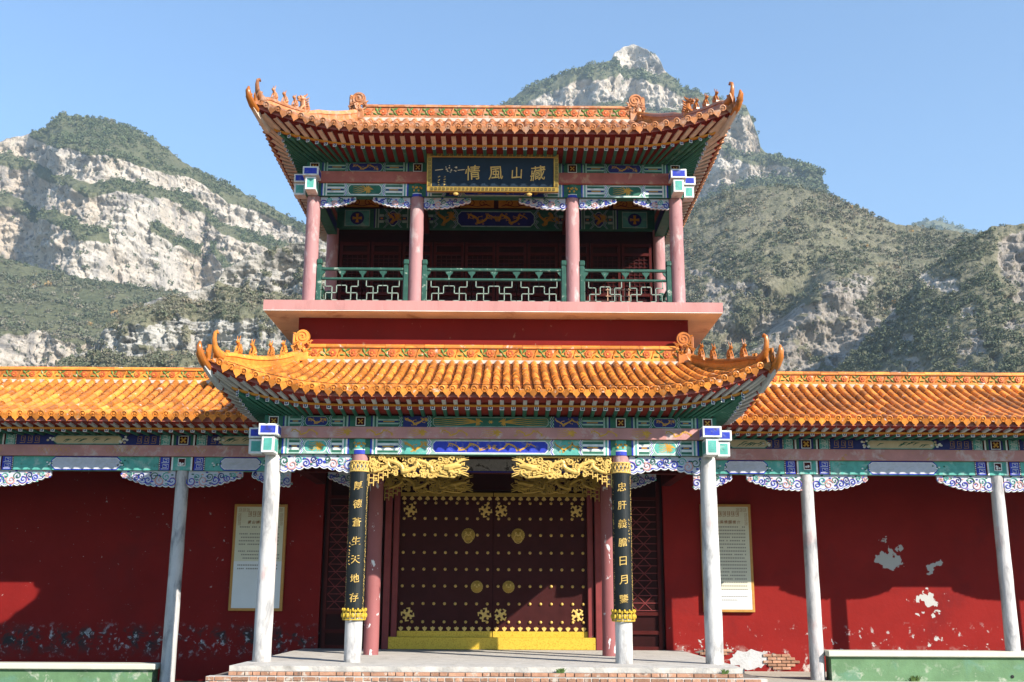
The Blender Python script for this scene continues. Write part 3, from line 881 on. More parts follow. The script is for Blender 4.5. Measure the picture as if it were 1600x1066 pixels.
class Eave:
    """underside of an eave: boarded soffit, square flying rafters, round rafters with painted ends"""
    def __init__(s, Ao, Ai, a_fan, inset, width, wf, z_out, z_mid, z_raft, z_in, L, push, frame, u0=0.5, hw=0.031):
        s.__dict__.update(locals())
    def c(s, a):
        return max(0.0, (min(1.0, abs(a) / s.Ao) - s.u0) / (1 - s.u0)) ** 2.2
    def inner(s, a):
        if abs(a) <= s.a_fan:
            return a
        return math.copysign(s.a_fan + (abs(a) - s.a_fan) * (s.Ai - s.a_fan) / (s.Ao - s.a_fan), a)
    def P(s, a, w, low=False, dz=0.0):
        c = s.c(a)
        ai = s.inner(a)
        aw = a + (ai - a) * w
        aw *= 1 + s.push * c * (1 - w) / s.Ao
        inn = s.inset + w * s.width - s.push * c * (1 - w)
        if not low:
            z = s.z_out + (s.z_mid - s.z_out) * min(1, w / s.wf)
        else:
            z = s.z_raft + (s.z_in - s.z_raft) * max(0, (w - s.wf) / (1 - s.wf))
        return Vector(s.frame(aw, inn, z + s.L * c * (1 - w) ** 1.25 + dz))
    def build(s, root, sp, red, flycol, fascia_top, lo=None, hi=None, gmat='raft_green', corner_mat='soffit_green'):
        lo = -s.Ao if lo is None else lo
        hi = s.Ao if hi is None else hi
        n = int((hi - lo) / sp)
        aa = [lo + (hi - lo) * i / n for i in range(n + 1)]
        mb = MB()
        ws1 = [0, s.wf * 0.5, s.wf]
        ws2 = [s.wf, s.wf + (1 - s.wf) * 0.5, 1.0]
        for a0, a1 in zip(aa, aa[1:]):
            for w0, w1 in zip(ws1, ws1[1:]):
                mb.poly([s.P(a0, w0), s.P(a1, w0), s.P(a1, w1), s.P(a0, w1)], red)
            mb.poly([s.P(a0, s.wf), s.P(a1, s.wf), s.P(a1, s.wf, True), s.P(a0, s.wf, True)], red)
            for w0, w1 in zip(ws2, ws2[1:]):
                cm = corner_mat if abs(a0 + a1) / 2 > s.Ao * 0.86 else red
                mb.poly([s.P(a0, w0, True), s.P(a1, w0, True), s.P(a1, w1, True), s.P(a0, w1, True)], cm)
            mb.poly([s.P(a0, 0), s.P(a1, 0), s.P(a1, 0, dz=fascia_top), s.P(a0, 0, dz=fascia_top)], 'board_red')
        so = mb.build('soffit', root)
        # thin orange board over the rafter ends
        mb = MB()
        for a0, a1 in zip(aa, aa[1:]):
            w = s.wf - 0.035
            q = [s.P(a0, w, dz=-0.062), s.P(a1, w, dz=-0.062), s.P(a1, w, dz=-0.030), s.P(a0, w, dz=-0.030)]
            mb.poly(q, 'line_orange')
            mb.poly([q[0], q[1], s.P(a1, s.wf + 0.02, dz=-0.062), s.P(a0, s.wf + 0.02, dz=-0.062)], 'line_orange')
        mb.build('eave_board', root)
        for i in range(n):
            a = (aa[i] + aa[i + 1]) / 2
            hw = s.hw
            mb = MB()
            path = [s.P(a, w, dz=-0.012) for w in (0.05, s.wf * 0.5, s.wf - 0.03)]
            for p, q in zip(path, path[1:]):
                d = (q - p).normalized()
                x = Vector((0, 0, 1)).cross(d).normalized() * hw
                u = Vector((0, 0, 0.022))
                mb.raw([p - x - u, p + x - u, p + x + u, p - x + u, q - x - u, q + x - u, q + x + u, q - x + u],
                       [(7, 6, 5, 4), (0, 4, 5, 1), (1, 5, 6, 2), (3, 7, 4, 0)], flycol)
                if p is path[0]:
                    mb.raw([p - x - u, p + x - u, p + x + u, p - x + u], [(0, 1, 2, 3)], red)
            mb.build('flying_rafter', root)
            mb = MB()
            p, q = s.P(a, s.wf - 0.02, True, -0.012), s.P(a, 1.0, True, -0.012)
            m_ = s.P(a, (1 + s.wf) / 2, True, -0.012)
            mb.tube([p, m_, q], [0.033] * 3, gmat, 6, cap=False)
            d = (q - p).normalized()
            x = Vector((0, 0, 1)).cross(d).normalized()
            for hw, off, col in ((0.036, 0.0, 'white'), (0.023, -0.004, 'navy'), (0.009, -0.008, 'white')):
                c0 = p + d * (off - 0.002)
                u = Vector((0, 0, hw))
                mb.raw([c0 - x * hw - u, c0 + x * hw - u, c0 + x * hw + u, c0 - x * hw + u], [(0, 1, 2, 3)], col)
            mb.build('rafter', root)
        return so

# ---- ridge ornaments
def ridge_tile_mesh(L_, h, variant, body):
    """one glazed ridge block with a moulded flower and leaves in relief; local x along the ridge, faces -y"""
    mb = MB()
    mb.box(0.003, L_ - 0.003, -0.07, 0.07, 0, h * 0.16, body)
    mb.box(0.003, L_ - 0.003, -0.045, 0.045, h * 0.16, h * 0.80, body)
    mb.box(0.003, L_ - 0.003, -0.075, 0.075, h * 0.80, h * 0.90, body)
    mb.tube([(0.003, 0, h * 0.90), (L_ - 0.003, 0, h * 0.90)], 0.05, body, 10)
    for sgn in (-1, 1):
        cx, cz = L_ * (0.33 if variant else 0.36), h * 0.47
        rr = h * 0.25
        for k in range(7):
            a = k * 2 * math.pi / 7 + variant
            mb.ball((cx + rr * 0.62 * math.cos(a), sgn * 0.05, cz + rr * 0.62 * math.sin(a)), (rr * 0.46, 0.022, rr * 0.40), 'glaze_flower', 6, 4)
        mb.ball((cx, sgn * 0.066, cz), (rr * 0.34, 0.02, rr * 0.34), body, 6, 4)
        for k, (lx, lz, an) in enumerate(((0.70, 0.62, 0.7), (0.80, 0.33, -0.5), (0.09, 0.34, 2.3), (0.62, 0.28, -2.2), (0.10, 0.66, 0.5), (0.90, 0.62, 2.0))):
            x, z = L_ * lx, h * lz
            l, w = h * 0.24, h * 0.085
            ca, sa = math.cos(an + variant * 0.4), math.sin(an + variant * 0.4)
            f = lambda p, q, yy: (x + p * ca - q * sa, sgn * yy, z + p * sa + q * ca)
            y0 = 0.047
            vs = [f(-l, 0, y0), f(0, -w, y0), f(l, 0, y0), f(0, w, y0), f(0, 0, y0 + 0.028)]
            mb.raw(vs, [(0, 1, 4), (1, 2, 4), (2, 3, 4), (3, 0, 4)], 'glaze_green' if k % 3 else body)
    return mb.mesh('ridge_tile', True)

def ridge_run(root, x0, x1, y, z, h, body, L_=0.36, flip=False):
    n = max(1, round((x1 - x0) / L_))
    L_ = (x1 - x0) / n
    ms = [ridge_tile_mesh(L_, h, v, body) for v in (0, 1)]
    mb = MB()
    mb.box(x0 - 0.02, x1 + 0.02, y - 0.10, y + 0.10, z - 0.10, z + 0.0, 'mortar')
    mb.build('ridge_bed', root)
    for i in range(n):
        inst(ms[i % 2], 'ridge_tile', root, (x0 + i * L_, y, z))

def beast_mesh(k, mt):
    """small seated roof beast facing -y"""
    mb = MB()
    mb.box(-0.03, 0.03, -0.06, 0.06, -0.01, 0.022, mt)
    mb.tube([(0, 0.045, 0.02), (0, 0.05, 0.06), (0, 0.01, 0.105), (0, -0.02, 0.14)], [0.032, 0.036, 0.03, 0.022], mt, 7)
    mb.tube([(0, -0.01, 0.13), (0, -0.035, 0.16), (0, -0.07, 0.152)], [0.022, 0.030, 0.014], mt, 7)
    for s in (-1, 1):
        mb.tube([(s * 0.018, -0.012, 0.11), (s * 0.022, -0.04, 0.05), (s * 0.022, -0.05, 0.02)], [0.012, 0.010, 0.012], mt, 5)
        mb.tube([(s * 0.012, -0.02, 0.175), (s * 0.022, -0.005, 0.215 + 0.012 * k)], [0.010, 0.004], mt, 5)
        mb.tube([(s * 0.026, 0.04, 0.06), (s * 0.034, -0.005, 0.03), (s * 0.03, -0.03, 0.02)], [0.02, 0.016, 0.01], mt, 5)
    mb.tube([(0, 0.06, 0.05), (0, 0.085, 0.10), (0, 0.06, 0.15)], [0.012, 0.012, 0.005], mt, 5)
    return mb.mesh('ridge_beast', True)

def big_beast(root, loc, yaw, mt, s=1.0):
    """tall beast that ends a vertical ridge: plinth, scaled chest, maned head with horns, curled tail"""
    mb = MB()
    mb.bbox(-0.085, 0.085, -0.10, 0.10, -0.06, 0.07, mt)
    mb.tube([(0, 0.02, 0.06), (0, 0.03, 0.15), (0, -0.005, 0.23), (0, -0.015, 0.30)], [0.07, 0.066, 0.055, 0.05], mt, 9)
    mb.ball((0, -0.03, 0.335), (0.062, 0.075, 0.055), mt, 9, 6)
    mb.tube([(0, -0.07, 0.33), (0, -0.125, 0.335)], [0.04, 0.028], mt, 7)
    mb.tube([(0, -0.06, 0.295), (0, -0.115, 0.285)], [0.026, 0.018], mt, 7)
    for q in (-1, 1):
        mb.tube([(q * 0.03, 0.0, 0.375), (q * 0.05, 0.03, 0.42), (q * 0.035, 0.045, 0.45)], [0.018, 0.013, 0.005], mt, 6)
        mb.ball((q * 0.035, -0.085, 0.36), 0.017, mt, 6, 4)
        mb.tube([(q * 0.05, -0.02, 0.20), (q * 0.06, -0.085, 0.13), (q * 0.055, -0.10, 0.07)], [0.028, 0.022, 0.022], mt, 6)
        for k in range(5):
            z = 0.14 + 0.045 * k
            mb.tube([(q * 0.045, 0.02, z), (q * 0.085, 0.04, z + 0.02), (q * 0.075, 0.065, z + 0.05)], [0.02, 0.014, 0.005], mt, 5)
    mb.tube([(0, 0.07, 0.10), (0, 0.12, 0.2), (0, 0.09, 0.29), (0, 0.06, 0.26)], [0.025, 0.024, 0.018, 0.008], mt, 6)
    me = mb.mesh('guardian_beast', True)
    o = inst(me, 'guardian_beast', root, loc, Matrix.Rotation(yaw, 3, 'Z') @ Matrix.Scale(s, 3))
    return o

def ridge_dragon(root, loc, sgn, mt, s=1.0, disc=True):
    """dragon that bites the end of the main ridge: body towards +x*sgn, fan-shaped curled tail above"""
    mb = MB()
    mb.bbox(-0.12, 0.13, -0.085, 0.085, -0.03, 0.13, mt)
    rr = random.Random(5)
    for k in range(26):                          # mane and scales
        x, z = rr.uniform(-0.15, 0.13), rr.uniform(0.06, 0.27)
        y = rr.choice((-1, 1)) * rr.uniform(0.03, 0.085)
        mb.tube([(x, y, z), (x + rr.uniform(-0.05, 0.05), y * 1.25, z + 0.03), (x + rr.uniform(-0.07, 0.07), y * 1.15, z + 0.07)], [0.026, 0.02, 0.006], mt, 5)
    mb.tube([(-0.10, 0, 0.10), (-0.18, 0, 0.15), (-0.24, 0, 0.17)], [0.06, 0.045, 0.02], mt, 7)
    mb.tube([(-0.10, 0, 0.05), (-0.17, 0, 0.05), (-0.22, 0, 0.07)], [0.04, 0.03, 0.014], mt, 7)
    mb.tube([(0.02, 0, 0.10), (0.05, 0, 0.20), (0.03, 0, 0.30)], [0.09, 0.075, 0.06], mt, 8)
    cx, cz = -0.01, 0.39
    mb.lathe([(0.115, -0.03), (0.125, -0.015), (0.125, 0.015), (0.115, 0.03)], (cx, 0, cz), mt, 18, 'y')
    for y in (-0.034, 0.034):
        mb.tube([(p, y, q) for p, q in spiral(cx, cz, 0.11, 0.015, 1.8, -1.0, 26)], 0.013, mt, 5)
    mb.tube([(0.11, 0, 0.13), (0.125, 0, 0.30), (0.12, 0, 0.43)], [0.045, 0.034, 0.038], mt, 7)
    mb.tube([(0.12, 0, 0.43), (0.10, 0, 0.455)], [0.045, 0.02], mt, 7)
    me = mb.mesh('ridge_dragon', True)
    return inst(me, 'ridge_dragon', root, loc, Matrix.Diagonal((sgn * s, s, s)))

def hip_ridge(root, path, w, h, mt, horn, name='hip_ridge'):
    """glazed ridge swept along path (list of Vectors from the top to the tip), with mouldings, ending in a horn"""
    mb = MB()
    prof = [(-w * 0.75, -0.06), (-w * 0.75, h * 0.22), (-w * 0.5, h * 0.26), (-w * 0.5, h * 0.62), (-w * 0.68, h * 0.66), (-w * 0.68, h * 0.78), (-w * 0.4, h * 0.98), (0, h * 1.06)]
    prof = prof + [(-x, z) for x, z in prof[-2::-1]]
    n = len(path)
    vs, fs = [], []
    for i, p in enumerate(path):
        d = path[min(i + 1, n - 1)] - path[max(i - 1, 0)]
        d.z = 0
        d.normalize()
        x = Vector((d.y, -d.x, 0))
        k = 1.0 if i < n - 3 else (1.0 - 0.12 * (i - n + 4))
        for a, b in prof:
            vs.append(p + x * a * k + Vector((0, 0, b * k)))
    m_ = len(prof)
    for i in range(n - 1):
        for k in range(m_ - 1):
            fs.append((i * m_ + k, i * m_ + k + 1, (i + 1) * m_ + k + 1, (i + 1) * m_ + k))
    fs.append(tuple(range(m_))[::-1])
    fs.append(tuple(range((n - 1) * m_, n * m_)))
    mb.raw(vs, fs, mt)
    if horn:
        e = path[-1]
        d = (path[-1] - path[-3])
        d.z = 0
        d.normalize()
        pts = [e - d * 0.10 + Vector((0, 0, h * 0.45)), e + d * 0.02 + Vector((0, 0, h * 0.62)), e + d * 0.10 + Vector((0, 0, h * 0.62 + 0.09)),
               e + d * 0.13 + Vector((0, 0, h * 0.62 + 0.21)), e + d * 0.115 + Vector((0, 0, h * 0.62 + 0.30)), e + d * 0.06 + Vector((0, 0, h * 0.62 + 0.335)), e + d * 0.02 + Vector((0, 0, h * 0.62 + 0.31))]
        mb.tube(pts, [h * 0.48, h * 0.40, 0.046, 0.036, 0.030, 0.026, 0.016], mt, 9)
    return mb.build(name, root, smooth=True)

def corner_head(root, p, d, mt):
    """glazed head capping the corner beam, curved up like a horn"""
    mb = MB()
    up = Vector((0, 0, 1))
    pts = [p - d * 0.16 - up * 0.10, p - d * 0.02 - up * 0.04, p + d * 0.10 + up * 0.06, p + d * 0.15 + up * 0.17, p + d * 0.13 + up * 0.25]
    mb.tube(pts, [0.07, 0.07, 0.062, 0.046, 0.018], mt, 9)
    x = Vector((d.y, -d.x, 0))
    for q in (-1, 1):
        mb.tube([p + x * q * 0.06 + up * 0.02, p + d * 0.06 + x * q * 0.085 + up * 0.10, p + d * 0.02 + x * q * 0.06 + up * 0.17], [0.025, 0.02, 0.006], mt, 5)
        mb.ball(p + d * 0.10 + x * q * 0.05 + up * 0.10, 0.02, mt, 6, 4)
    return mb.build('corner_head', root, smooth=True)

# ================================================================== painted timber
def rect(mb, x0, x1, z0, z1, y, mt):
    mb.poly([(x0, y, z0), (x1, y, z0), (x1, y, z1), (x0, y, z1)], mt)

RIB = [0]
def ribbon(mb, pts, w, y, mt):
    RIB[0] = (RIB[0] + 1) % 14          # overlapping strokes lie a hair apart
    y = y - 0.00012 * RIB[0]
    n = len(pts)
    if isinstance(w, (int, float)):
        w = [w] * n
    L_, R_ = [], []
    for i in range(n):
        a, b = pts[max(i - 1, 0)], pts[min(i + 1, n - 1)]
        dx, dz = b[0] - a[0], b[1] - a[1]
        l = math.hypot(dx, dz) or 1
        nx, nz = -dz / l, dx / l
        L_.append((pts[i][0] + nx * w[i] / 2, y, pts[i][1] + nz * w[i] / 2))
        R_.append((pts[i][0] - nx * w[i] / 2, y, pts[i][1] - nz * w[i] / 2))
    for i in range(n - 1):
        mb.poly([R_[i], R_[i + 1], L_[i + 1], L_[i]], mt)

def outline(mb, x0, x1, z0, z1, th, y, mt):
    rect(mb, x0, x1, z0, z0 + th, y, mt)
    rect(mb, x0, x1, z1 - th, z1, y, mt)
    rect(mb, x0, x0 + th, z0 + th, z1 - th, y, mt)
    rect(mb, x1 - th, x1, z0 + th, z1 - th, y, mt)

def dragon(mb, x0, x1, z0, z1, y, mt, cyc=1.5, ph=0.0):
    """a painted dragon: coiling tapered body, clawed legs, whiskered head, cloud curls round it"""
    W, H = x1 - x0, z1 - z0
    sg = 1 if W > 0 else -1
    zm = (z0 + z1) / 2
    n = 44
    cyc = max(cyc, abs(W) / H * 0.62)
    pts = [(x0 + W * i / n + 0.10 * H * math.cos(ph + cyc * 4 * math.pi * i / n), zm + 0.25 * H * math.sin(ph + cyc * 2 * math.pi * i / n)) for i in range(n + 1)]
    ribbon(mb, pts, [H * (0.03 + 0.10 * math.sin(math.pi * min(1, 0.1 + 0.85 * i / n))) for i in range(n + 1)], y, mt)
    for k in range(7):
        i = int((0.1 + 0.13 * k) * n)
        px, pz = pts[i]
        s = 1 if pz < zm else -1
        ribbon(mb, [(px, pz), (px + sg * 0.08 * H, pz + s * 0.14 * H), (px + sg * 0.22 * H, pz + s * 0.17 * H)], [H * 0.07, H * 0.05, H * 0.03], y, mt)
        for q in (-0.5, 0.1, 0.7):
            ribbon(mb, [(px + sg * 0.22 * H, pz + s * 0.17 * H), (px + sg * (0.22 + 0.1 * math.cos(q)) * H, pz + (s * 0.17 + 0.1 * math.sin(q)) * H)], H * 0.022, y, mt)
        cx, cz = px - sg * 0.06 * H, zm - s * 0.30 * H
        ribbon(mb, spiral(cx, cz, 0.07 * H, 0.015 * H, 1.1, k, 8), H * 0.022, y, mt)
    px, pz = pts[-1]
    for a in (-1.2, -0.6, 0.0, 0.6, 1.2, 1.9):
        ribbon(mb, [(px, pz), (px + sg * 0.13 * H * math.cos(a), pz + 0.15 * H * math.sin(a)), (px + sg * 0.24 * H * math.cos(a + 0.5), pz + 0.22 * H * math.sin(a + 0.5))], [H * 0.09, H * 0.05, H * 0.02], y, mt)

def phoenix(mb, xc, z0, z1, d, ln, y, mt):
    H, zm = z1 - z0, (z0 + z1) / 2
    for k in range(4):                    # long tail feathers
        z = zm + (k - 1.5) * 0.17 * H
        ribbon(mb, [(xc, zm), (xc - d * ln * 0.3, z + 0.07 * H), (xc - d * ln * 0.65, z - 0.06 * H), (xc - d * ln, z + 0.05 * H)], [H * 0.12, H * 0.06, H * 0.04, H * 0.02], y, mt)
    for a in (0.5, 0.9, 1.3, 1.8):
        for s in (-1, 1):
            ribbon(mb, [(xc, zm), (xc + d * 0.36 * H * math.cos(a), zm + s * 0.36 * H * math.sin(a))], [H * 0.16, H * 0.04], y, mt)
    ribbon(mb, [(xc, zm), (xc + d * 0.3 * H, zm + 0.08 * H), (xc + d * 0.5 * H, zm)], [H * 0.2, H * 0.14, H * 0.03], y, mt)

def chevron(mb, x, d, z0, z1, y, cols, th):
    H = z1 - z0
    for k, c in enumerate(cols):
        o = x + d * k * th
        ribbon(mb, [(o, z0), (o + d * 0.16 * H, z0 + 0.2 * H), (o + d * 0.04 * H, z0 + 0.36 * H), (o + d * 0.2 * H, z0 + 0.5 * H), (o + d * 0.04 * H, z0 + 0.64 * H), (o + d * 0.16 * H, z0 + 0.8 * H), (o, z1)], th * 1.02, y, c)

def fret(mb, x0, x1, z0, z1, y, mt, th=0.008):
    W, H = x1 - x0, z1 - z0
    p = [(0.1, 0.1), (0.9, 0.1), (0.9, 0.9), (0.28, 0.9), (0.28, 0.32), (0.7, 0.32), (0.7, 0.68), (0.48, 0.68)]
    ribbon(mb, [(x0 + a * W, z0 + b * H) for a, b in p], th, y, mt)

def painted(mb, x0, x1, z0, z1, y, ctr, sq, bright, long=True, motif='dragon'):
    """court-style painting: striped ends, wavy bands, square dragon panels, long centre panel"""
    W, H = x1 - x0, z1 - z0
    y1, y2, y3 = y - 0.002, y - 0.004, y - 0.006
    rect(mb, x0, x1, z0, z1, y, 'palegreen' if bright else 'green')
    wh = 'white' if bright else 'palegreen'
    xa = x0 + (0.115 * W if long else 0.26 * W)
    xb = x0 + (0.235 * W if long else 0.26 * W)
    for m_ in (0, 1):
        X = (lambda q: x0 + q) if not m_ else (lambda q: x1 - q)
        def rr(q0, q1, za, zb, yy, c):
            a, b = X(q0), X(q1)
            rect(mb, min(a, b), max(a, b), za, zb, yy, c)
        d = -1 if m_ else 1
        e = 0.05 * H
        for k, c in enumerate(('blue' if bright else 'navy', wh, 'teal' if bright else 'green', wh)):
            rr(k * 0.028, k * 0.028 + 0.027, z0, z1, y1, c)
        s0, s1 = 0.115, xa - x0
        if s1 > s0 + 0.03:
            for k, c in enumerate(('green', wh, 'navy', wh, 'green')):
                zz0 = z0 + H * (0.1 + 0.16 * k)
                rr(s0, s1, zz0, zz0 + H * 0.13, y1, c)
            rr(s0 + 0.25 * (s1 - s0), s1 - 0.2 * (s1 - s0), z0 + H * 0.45, z0 + H * 0.53, y2, 'ochre')
        chevron(mb, X(s1), d, z0, z1, y2, (wh, 'blue' if bright else 'navy', wh, 'teal' if bright else 'green'), 0.014)
        if long:
            a, b = sorted((X(xa - x0 + 0.07), X(xb - x0)))
            rect(mb, a, b, z0, z1, y1, sq)
            dragon(mb, a + 0.02, b - 0.02, z0, z1, y2, 'ochre', 1.3, 0.5 + m_)
            chevron(mb, X(xb - x0), d, z0, z1, y2, (wh, 'blue' if bright else 'navy', wh), 0.016)
    o = 0.09 if long else 0.075
    c0, c1 = xb + o, x1 - (xb - x0) - o
    hx = 0.22 * H
    pts = [(c0 + hx, z0 + 0.08 * H), (c1 - hx, z0 + 0.08 * H), (c1, z0 + 0.3 * H), (c1, z0 + 0.7 * H), (c1 - hx, z0 + 0.92 * H), (c0 + hx, z0 + 0.92 * H), (c0, z0 + 0.7 * H), (c0, z0 + 0.3 * H)]
    mb.poly([(a, y1, b) for a, b in pts], wh)
    k = 0.055 * H
    pts = [(c0 + hx, z0 + 0.08 * H + k), (c1 - hx, z0 + 0.08 * H + k), (c1 - k, z0 + 0.32 * H), (c1 - k, z0 + 0.68 * H), (c1 - hx, z0 + 0.92 * H - k), (c0 + hx, z0 + 0.92 * H - k), (c0 + k, z0 + 0.68 * H), (c0 + k, z0 + 0.32 * H)]
    mb.poly([(a, y2, b) for a, b in pts], ctr)
    cm = (c0 + c1) / 2
    if motif == 'dragon':
        if long:
            dragon(mb, c0 + 0.12 * (c1 - c0), cm - 0.05, z0 + 0.08 * H, z1 - 0.08 * H, y3, 'ochre', 1.5)
            dragon(mb, c1 - 0.12 * (c1 - c0), cm + 0.05, z0 + 0.08 * H, z1 - 0.08 * H, y3, 'ochre', 1.5)
        else:
            dragon(mb, c0 + 0.1 * (c1 - c0), c1 - 0.15 * (c1 - c0), z0 + 0.1 * H, z1 - 0.1 * H, y3, 'ochre', 1.4)
    else:
        if long:
            phoenix(mb, cm - 0.22, z0, z1, 1, (c1 - c0) * 0.38, y3, 'ochre')
            phoenix(mb, cm + 0.22, z0, z1, -1, (c1 - c0) * 0.38, y3, 'ochre')
            for a in range(6):
                ribbon(mb, [(cm, (z0 + z1) / 2), (cm + 0.22 * H * math.cos(a * math.pi / 3), (z0 + z1) / 2 + 0.16 * H * math.sin(a * math.pi / 3))], [0.1 * H, 0.03 * H], y3, 'ochre')
        else:
            phoenix(mb, cm + 0.05, z0 + 0.05 * H, z1 - 0.05 * H, 1, (c1 - c0) * 0.42, y3, 'ochre')

def node_box(mb, xc, w, z0, z1, y, bright=True):
    """painted square over a column"""
    H = z1 - z0
    rect(mb, xc - w / 2, xc + w / 2, z0, z1, y, 'green')
    outline(mb, xc - H * 0.42, xc + H * 0.42, z0 + 0.1 * H, z1 - 0.1 * H, 0.012, y - 0.002, 'white')
    rect(mb, xc - H * 0.34, xc + H * 0.34, z0 + 0.17 * H, z1 - 0.17 * H, y - 0.002, 'maroon')
    for k in range(4):
        a = k * math.pi / 2 + 0.78
        ribbon(mb, [(xc, (z0 + z1) / 2), (xc + 0.25 * H * math.cos(a), (z0 + z1) / 2 + 0.25 * H * math.sin(a))], [0.06 * H, 0.12 * H], y - 0.004, 'ochre')

def garden_paint(mb, x0, x1, z0, z1, y, upper, rs):
    """garden-style painting: frets by the columns, a lobed picture panel between flower sprays"""
    W, H = x1 - x0, z1 - z0
    xm = (x0 + x1) / 2
    y1, y2, y3 = y - 0.002, y - 0.004, y - 0.006
    rect(mb, x0, x1, z0, z1, y, 'navy' if upper else 'teal')
    for s in (-1, 1):
        X = lambda q: (x0 + q) if s < 0 else (x1 - q)
        def rr(q0, q1, za, zb, yy, c):
            a, b = sorted((X(q0), X(q1)))
            rect(mb, a, b, za, zb, yy, c)
        rr(0, 0.05, z0, z1, y1, 'green' if upper else 'teal')
        rr(0.05, 0.08, z0, z1, y1, 'white')
        rr(0.08, 0.11, z0, z1, y1, 'maroon')
        rr(0.11, 0.28, z0, z1, y1, 'blue' if not upper else 'teal')
        for k in range(2):
            a, b = sorted((X(0.115), X(0.275)))
            fret(mb, a, b, z0 + H * (0.06 + 0.46 * k), z0 + H * (0.48 + 0.46 * k), y2, 'white', 0.010)
        rr(0.28, 0.31, z0, z1, y1, 'maroon')
        for k in range(7):
            rr(0.287, 0.303, z0 + H * (0.06 + 0.135 * k), z0 + H * (0.13 + 0.135 * k), y2, 'white')
        if upper:
            for k in range(3):
                a, b = sorted((X(0.36 + 0.13 * k), X(0.47 + 0.13 * k)))
                fret(mb, a, b, z0 + 0.12 * H, z0 + 0.88 * H, y1, 'ochre', 0.008)
        # white blossom spray
        fx, fz = X(0.30 * W), z0 + 0.5 * H
        for k in range(9 if upper else 7):
            a = rs.uniform(0, 6.28)
            r_ = rs.uniform(0, 0.32) * H
            q = 0.13 * H if upper else 0.08 * H
            px, pz = fx + r_ * 1.6 * math.cos(a), fz + r_ * math.sin(a)
            mb.poly([(px + q * math.cos(t * 1.05), y2 - 0.0004 * k, pz + q * 0.8 * math.sin(t * 1.05)) for t in range(6)], 'white' if k % 3 else ('panel_cream' if upper else 'green'))
        if not upper:
            for k in range(6):
                a = rs.uniform(-0.6, 0.6) + (math.pi if s > 0 else 0)
                ribbon(mb, [(fx, fz), (fx + 0.5 * H * math.cos(a), fz + 0.35 * H * math.sin(a * 2))], [0.05 * H, 0.02 * H], y1 - 0.0005 * k, 'green')
    h = 0.195 * W
    def hexa(k, yy, c):
        mb.poly([(xm - h + 0.3 * H + k * 0.5, yy, z0 + k), (xm + h - 0.3 * H - k * 0.5, yy, z0 + k), (xm + h - k, yy, z0 + H * 0.3), (xm + h - k, yy, z0 + H * 0.7), (xm + h - 0.3 * H - k * 0.5, yy, z1 - k), (xm - h + 0.3 * H + k * 0.5, yy, z1 - k), (xm - h + k, yy, z0 + H * 0.7), (xm - h + k, yy, z0 + H * 0.3)], c)
    hexa(0.0, y1, 'green' if upper else 'blue')
    hexa(0.02, y2, 'palegreen' if upper else 'white')
    hexa(0.034, y3, 'panel_cream' if upper else 'lilac')
    for k in range(9):
        px, pz = xm + rs.uniform(-0.75, 0.75) * h, z0 + rs.uniform(0.35, 0.65) * H
        ribbon(mb, [(px - 0.06, pz - 0.03), (px, pz + 0.012), (px + 0.07, pz + 0.02)], [0.006, 0.018 if upper else 0.01, 0.005], y3 - 0.002 - 0.0003 * k, 'green' if upper else 'grey_paint')

def spandrel_mesh(parent, x0, d, ln, h, ztop, y, seed, full=False):
    rs = random.Random(seed)
    mb = MB()
    n = 9
    low = []
    for i in range(n * 4 + 1):
        f = i / (n * 4)
        if full:
            env = h * (1.0 - 0.28 * math.sin(math.pi * f) ** 2)
        else:
            env = h * (1.0 - 0.18 * f - 0.5 * max(0, (f - 0.45) / 0.55) ** 1.3)
        env += 0.05 * h * abs(math.sin(f * n * math.pi)) * 2.2
        low.append((x0 + d * ln * f, ztop - env))
    out = [(x0, ztop), ] + low + [(x0 + d * ln, ztop)]
    # board
    vs0 = list(out)
    area = sum(vs0[i][0] * vs0[(i + 1) % len(vs0)][1] - vs0[(i + 1) % len(vs0)][0] * vs0[i][1] for i in range(len(vs0)))
    if area < 0:
        vs0 = vs0[::-1]
    mb.prism(vs0, y - 0.025, y + 0.025, 'lilac')
    yf = y - 0.027
    # raised rim along the scallops
    mb.tube([(a, yf, b + 0.008) for a, b in low], 0.010, 'white', 5)
    mb.tube([(a, yf, b + 0.024) for a, b in low], 0.006, 'blue', 4)
    cols = ['blue', 'teal', 'pinkline', 'green', 'blue', 'navy']
    m = max(6, int(ln / 0.105))
    for k in range(m):
        f = (k + 0.5) / m
        i = int(f * (len(low) - 1))
        hh = ztop - low[i][1]
        cx, cz = low[i][0], ztop - hh * (0.36 if k % 2 else 0.60)
        r0 = hh * (0.27 if k % 2 else 0.30)
        a0 = rs.uniform(0, 6.28)
        dd = rs.choice((-1, 1))
        mb.tube([(p, yf - 0.004, q) for p, q in spiral(cx, cz, r0, 0.012, 1.4, a0, 16, dd)], [0.010] * 12 + [0.009, 0.008, 0.008, 0.007, 0.010], cols[k % 6], 5)
        mb.tube([(p, yf - 0.002, q) for p, q in spiral(cx, cz, r0 * 1.18, r0 * 0.5, 0.8, a0 + 0.4, 9, dd)], 0.008, 'white' if k % 2 else 'pinkline', 4)
        for q in range(3):
            a = a0 + q * 2.1
            px, pz = cx + r0 * 1.25 * math.cos(a), min(cz + r0 * 1.2 * math.sin(a), ztop - 0.015)
            mb.ball((px, yf - 0.002, pz), (0.026, 0.012, 0.014), cols[(k + q + 1) % 6], 6, 4)
    return mb.build('carved_spandrel', parent)

